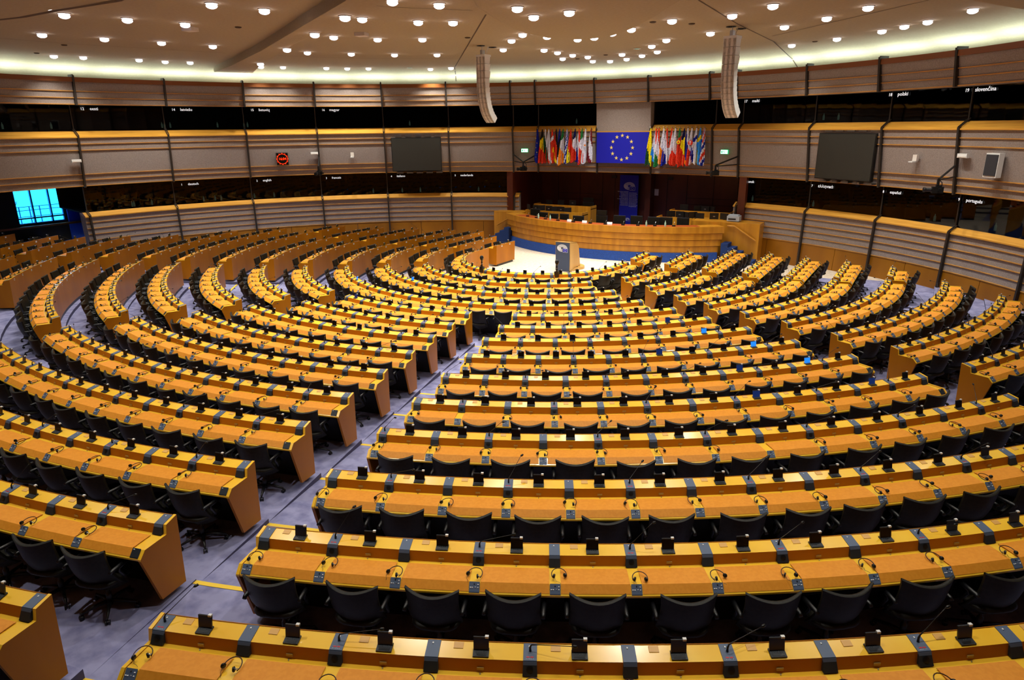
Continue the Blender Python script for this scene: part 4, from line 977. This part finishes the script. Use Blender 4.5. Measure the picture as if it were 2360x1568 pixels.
# podium chairs
def pchair(h, w=.52, head=False):
    d = dict(); b = MB(); b.box(-w / 2, w / 2, .04, .11, .50, h - (.22 if head else 0), 'slate_dark'); 
    b.box(-w / 2 + .015, w / 2 - .015, .025, .04, .52, h - (.24 if head else .02), 'leather'); d['backrest'] = b
    if head: q = MB(); q.box(-w / 2 + .03, w / 2 - .03, .03, .11, h - .20, h, 'leather'); d['headrest'] = q
    b = MB(); b.box(-w / 2, w / 2, -.42, .05, .42, .50, 'leather'); d['seat'] = b
    b = MB(); b.lathe([(.28, 0), (.28, .02), (.04, .05), (.03, .42)], 'black', 10, (0, -.18, 0)); d['base'] = b
    for s in (-1, 1): q = MB(); q.box(s * w / 2 - .03, s * w / 2 + .03, -.36, .06, .62, .66, 'black'); q.box(s * w / 2 - .02, s * w / 2 + .02, -.2, -.15, .44, .62, 'black'); d['armrest%d' % s] = q
    return d
PC = [(-3.9, 1.84, 'first from the left'), (-3.45, 1.70, 'second from the left'), (-2.89, 1.67, 'third from the left'), (-2.34, 1.69, 'fourth from the left'), (-1.6, 1.64, 'fifth from the left'), (-0.43, 1.95, 'sixth from left, high headrest'), (0.44, 1.77, 'left of the lower banner edge, seventh from left'), (1.24, 1.80, 'eighth from the left'), (2.04, 1.79, 'ninth from the left'), (2.6, 1.81, 'tenth from the left'), (3.33, 1.83, 'last on the right')]
for i, (x, zt, lb) in enumerate(PC):
    y = 6.1; x0 = x
    for _ in range(8): x = x0 + (x0 - CAM.x) / (6.1 - CAM.y) * (y - 6.1); y = PCY - math.sqrt(7.15 ** 2 - (x - PCX) ** 2)
    zt -= (CAM.z - zt) / 30.0 * (y - 6.1)
    t = thing('podium_chair', (x, y, .72), random.uniform(-.12, .12), 'dark leather chair behind the podium desk, ' + lb, 'chair', 'dark chairs behind the podium desk')
    for nm, q in pchair(zt - .72 + .03, .46 if i in (1, 2, 3) else .54, i == 5).items(): ob(nm.rstrip('-1'), q, t)
t = thing('podium_chair', (-2.85, 9.75, .9), 0, 'tall dark leather chair at rear left desk behind the monitors', 'chair', 'dark chairs behind the podium desk')
for nm, q in pchair(1.22, .62, True).items(): ob(nm.rstrip('-1'), q, t)
# clerks' desks
def clerk(x0, x1, y0, y1, z1, lab, z0=.72):
    t = thing('clerk_desk', (0, 0, 0), 0, lab, 'desk', 'wooden desks behind the podium'); b = MB(); b.box(x0, x1, y0, y0 + .04, z0, z1, 'podium'); ob('front_panel', b, t)
    b = MB(); b.box(x0, x1, y0 + .04, y1, z1 - .16, z1 - .12, 'podium_top'); ob('desk_top', b, t)
    for x in (x0, x1 - .04): b = MB(); b.box(x, x + .04, y0 + .04, y1, z0, z1, 'podium'); ob('side_panel', b, t)
clerk(-5.3, -2.13, 7.6, 8.3, 1.62, 'wooden desk with monitors in second row behind the podium, left'); clerk(-5.5, -2.24, 8.8, 9.5, 1.80, 'rear left wooden desk with monitors and tall chair')
clerk(1.56, 3.3, 7.8, 8.5, 1.64, 'wooden desk right of the banner, second row of podium'); clerk(1.78, 4.6, 8.9, 9.6, 1.84, 'rear right wooden desk with monitors')
def monitor(x, y, zt, w, h, rz, lab, back=True):
    t = thing('monitor', (x, y, zt), rz, lab, 'monitor', 'black monitors on the podium desks'); b = MB(); b.box(-w / 2, w / 2, -.025, .025, -h, 0, 'dark_metal'); ob('housing', b, t)
    b = MB(); b.box(-w * .12, w * .12, -.03, -.025, -h * .6, -h * .45, 'silver' if back else 'dark_metal'); ob('badge', b, t)
    b = MB(); b.box(-.03, .03, 0, .04, -h - .12, -h * .5, 'black'); b.box(-.11, .11, -.06, .08, -h - .13, -h - .11, 'black'); ob('stand', b, t)
for i, (x, zt) in enumerate([(-5.28, 1.86), (-4.85, 1.84), (-4.52, 1.85), (-4.10, 1.84), (-3.75, 1.82), (-3.42, 1.83), (-3.05, 1.80)]): monitor(x, 7.9, zt, .36, .26, (-.7, 0, .5, 0, .5, 0, .6)[i], 'black monitor on the second row left podium desk, %s from left' % ORD[i + 1], i % 2 == 1)
for i, (x, zt) in enumerate([(-4.79, 1.98), (-4.11, 2.0), (-3.43, 2.02)]): monitor(x, 9.2, zt, .34, .25, .1, 'black monitor on the rear left podium desk, %s from left' % ORD[i + 1], i == 2)
for i, (x, zt) in enumerate([(2.16, 1.90), (2.57, 1.90), (2.85, 1.88), (3.17, 1.90), (3.49, 1.87), (4.12, 1.90), (4.56, 1.92)]): monitor(x, 8.05, zt, .38, .27, (.5, 0, -.5, .7, 0, .3, -.3)[i], 'black monitor on the right podium desk, %s from left' % ORD[i + 1], i in (1, 5))
for i, (x, zt) in enumerate([(2.36, 2.08), (3.02, 2.05), (3.36, 2.05), (3.68, 2.04)]): monitor(x, 9.25, zt, .36, .26, (.2, .6, 0, -.6)[i], 'black monitor on the rear right podium desk, %s from left' % ORD[i + 1], i == 2)
t = thing('printer', (5.07, 7.75, 1.63), 0, 'light grey printer on right podium side wall', 'printer'); b = MB(); b.box(-.26, .26, -.2, .2, .03, .24, 'printer'); ob('housing', b, t); b = MB(); b.box(-.2, .12, -.21, -.2, .09, .15, 'slate_dark'); ob('paper_slot', b, t); b = MB(); b.box(-.22, .2, -.16, .16, .24, .29, 'printer'); ob('lid', b, t)
for i, (x, r_) in enumerate(((-7.8, 0), (-2.2, 0), (6.2, 0))):
    P = pp(x, 8.12, 1.52); t = thing('name_card', P, math.radians(x), 'white name card on the podium desk, %s from left' % ORD[i + 1], 'name card', 'white name cards'); b = MB(); b.add([(-.12, -.04, 0), (.12, -.04, 0), (.12, .0, .10), (-.12, .0, .10), (.12, .04, 0), (-.12, .04, 0)], [(0, 1, 2, 3), (3, 2, 4, 5)], 'white'); ob('card', b, t)
for i, a in enumerate((-27, -22, -17.5, -12, -6, 0, 5, 10.5, 15, 20, 25.5)):
    P = pp(a, 8.2, 1.515); t = thing('desk_microphone', P, math.radians(a), 'small black table microphone on podium desk, %s from left' % ORD[i + 1], 'microphone', 'table microphones on the podium desk')
    b = MB(); b.box(-.07, .07, -.05, .05, 0, .05, 'black'); ob('base', b, t); b = MB(); b.tube([(0, 0, .05), (.02, .02, .14), (.03, .06, .17)], [.006, .006, .012], 'silver', 6); ob('stem', b, t)
for i, a in enumerate((-20.5, -15, 17.5, 23)):
    P = pp(a, 8.25, 1.515); tag(link('water_bottle', BM, None, P), 'small clear bottle on the podium desk, %s from left' % ORD[i + 1], 'bottle', 'bottles on the podium desk')
# lectern
t = thing('lectern', (-.12, 1.75, 0), 0, 'free-standing lectern with slate blue front and pale wood sides on cream floor', 'lectern')
b = MB(); b.box(-.31, .31, 0, .03, .03, 1.19, 'lectern_blue'); ob('front_panel', b, t)
M['lectern_wood'] = mat('lectern_wood', '#c9a05a', .4, noise=('#bd9048', (2, 2, .5), 3, .35, .65))
for s in (-1, 1): b = MB(); b.prism([(.03, .03), (.98, .03), (.80, .95), (.62, 1.12), (.03, 1.2)], s * .31 - .02, s * .31 + .02, 'lectern_wood'); ob('side_panel', b, t)
b = MB(); b.hexa([(-.33, -.01, 1.19), (.33, -.01, 1.19), (.33, .62, 1.10), (-.33, .62, 1.10), (-.33, -.01, 1.215), (.33, -.01, 1.215), (.33, .62, 1.125), (-.33, .62, 1.125)], 'lectern_wood'); ob('top', b, t)
b = MB(); nn = 18; ring = [(-.33, .2)] + [(-.33 + .0 + .0, .2)] * 0 + [(.0 + .52 * math.cos(PI - PI * i / nn), .85 + .55 * math.sin(PI * i / nn)) for i in range(nn + 1)] + [(.33, .2)]
b.prism(ring, .0, .10, 'lectern_wood', 'z'); ob('step', b, t)
lg = logo(.48); ob('emblem', lg, t, (-.01, -.002, .955), rot=(PI / 2, 0, 0))
# desk-top tracking cameras on the front row
for i, (px, py, lab) in enumerate(((-.80, -3.03, 'left of lectern'), (1.88, -2.50, 'in front of the lectern'))):
    t = thing('desk_camera', (px, py, .87), 0, 'black table-top camera on a stem on first desk row, ' + lab, 'camera', 'black stem cameras on the first desk row')
    b = MB(); b.box(-.07, .07, -.06, .06, -.12, .10, 'black'); ob('base', b, t); b = MB(); b.lathe([(.03, .10), (.025, .2), (.03, .25), (.022, .3)], 'black', 10); b.lathe([(.032, .20), (.032, .215)], 'silver', 10); ob('stem', b, t)
    b = MB(); b.lathe([(.02, .30), (.055, .36), (.07, .42), (.05, .48), (.0, .50)], 'black', 12); ob('head', b, t)
# ------------------------------------------------------------------ window recess at the left
b = MB(); b.box(-22.4, -22.2, -15.0, -8.05, 0, 3.5, 'recess'); b.box(-22.4, -22.2, -6.05, -3.5, 0, 3.5, 'recess'); b.box(-22.4, -22.2, -8.05, -6.05, 0, 1.66, 'recess'); b.box(-22.4, -22.2, -8.05, -6.05, 3.28, 3.5, 'recess')
b.box(-22.2, -18.0, -4.4, -4.2, 0, 3.5, 'recess'); b.box(-22.19, -22.1, -6.0, -5.25, .0, 3.46, 'recess_blue'); b.box(-22.3, -18.7, -15.0, -4.4, 3.46, 3.6, 'recess'); b.box(-22.2, -22.0, -13, -4.6, 1.52, 1.60, 'rim')
b.box(-22.2, -21.0, -15.2, -15.0, 0, 3.5, 'recess')
struct('wall_recess', b)
t = link('window_frame', None); b = MB()
for y0, y1, z0, z1 in ((-8.05, -7.99, 1.66, 3.28), (-6.11, -6.05, 1.66, 3.28), (-7.36, -7.30, 1.66, 3.28), (-6.62, -6.56, 1.66, 3.28), (-8.05, -6.05, 1.66, 1.72), (-8.05, -6.05, 1.90, 1.96), (-8.05, -6.05, 3.22, 3.28)): b.box(-22.36, -22.26, y0, y1, z0, z1, 'win_frame')
bpy.data.objects.remove(t); struct('window_90', b)
b = MB(); b.box(-22.40, -22.39, -8.05, -6.05, 1.66, 3.28, 'clear_glass'); struct('window_91', b)
tag(ob('sky', MB().box(-27.5, -27.4, -14, -1, -1.5, 6.5, 'outside')), 'bright cyan daylight seen through the left window', 'sky', None, 'structure')
tag(ob('ground_outside', MB().box(-27.4, -22.5, -14, -1, -.2, 1.0, 'outside_ground')), 'pale blue terrace outside the left window', 'ground', None, 'structure')
rl = thing('railing', (-24.6, 0, 0), 0, 'thin dark railing outside the left window', 'railing')
for k in range(9): b = MB(); b.box(-.02, .02, -9.2 + k * .45, -9.16 + k * .45, 1.0, 2.25, 'win_frame'); ob('post', b, rl)
for z in (1.45, 1.75, 2.05, 2.22): b = MB(); b.box(-.015, .015, -9.4, -4.6, z, z + .03, 'win_frame'); ob('rail', b, rl)
tr = thing('bare_tree', (-24.0, -7.9, 1.0), 0, 'bare branching tree outside the left window', 'tree'); b = MB(); rnd = random.Random(4)
def branch(p, d, L, r, dep):
    q = p + d * L; b.tube([p, q], [r, r * .7], 'seam', 5)
    if dep:
        for _ in range(3): branch(p + d * L * rnd.uniform(.5, 1), (d + Vector((rnd.uniform(-.25, .25), rnd.uniform(-.7, .7), rnd.uniform(-.1, .5)))).normalized(), L * .7, r * .6, dep - 1)
branch(Vector((0, 0, 0)), Vector((0, .1, 1)).normalized(), .8, .035, 4); ob('branches', b, tr)
sky_l = bpy.data.lights.new('daylight', 'AREA'); sky_l.energy = 260; sky_l.color = (.25, .62, 1.0); sky_l.shape = 'RECTANGLE'; sky_l.size = 2.4; sky_l.size_y = 1.6  # unseen area light above the window, added to throw blue light on the wall end
dl = bpy.data.objects.new('daylight', sky_l); COL.objects.link(dl); dl.location = (-24.6, -7.05, 4.9); dl.rotation_euler = (Vector((-18.2, -7.2, 1.3)) - Vector((-24.6, -7.05, 4.9))).to_track_quat('-Z', 'Y').to_euler()
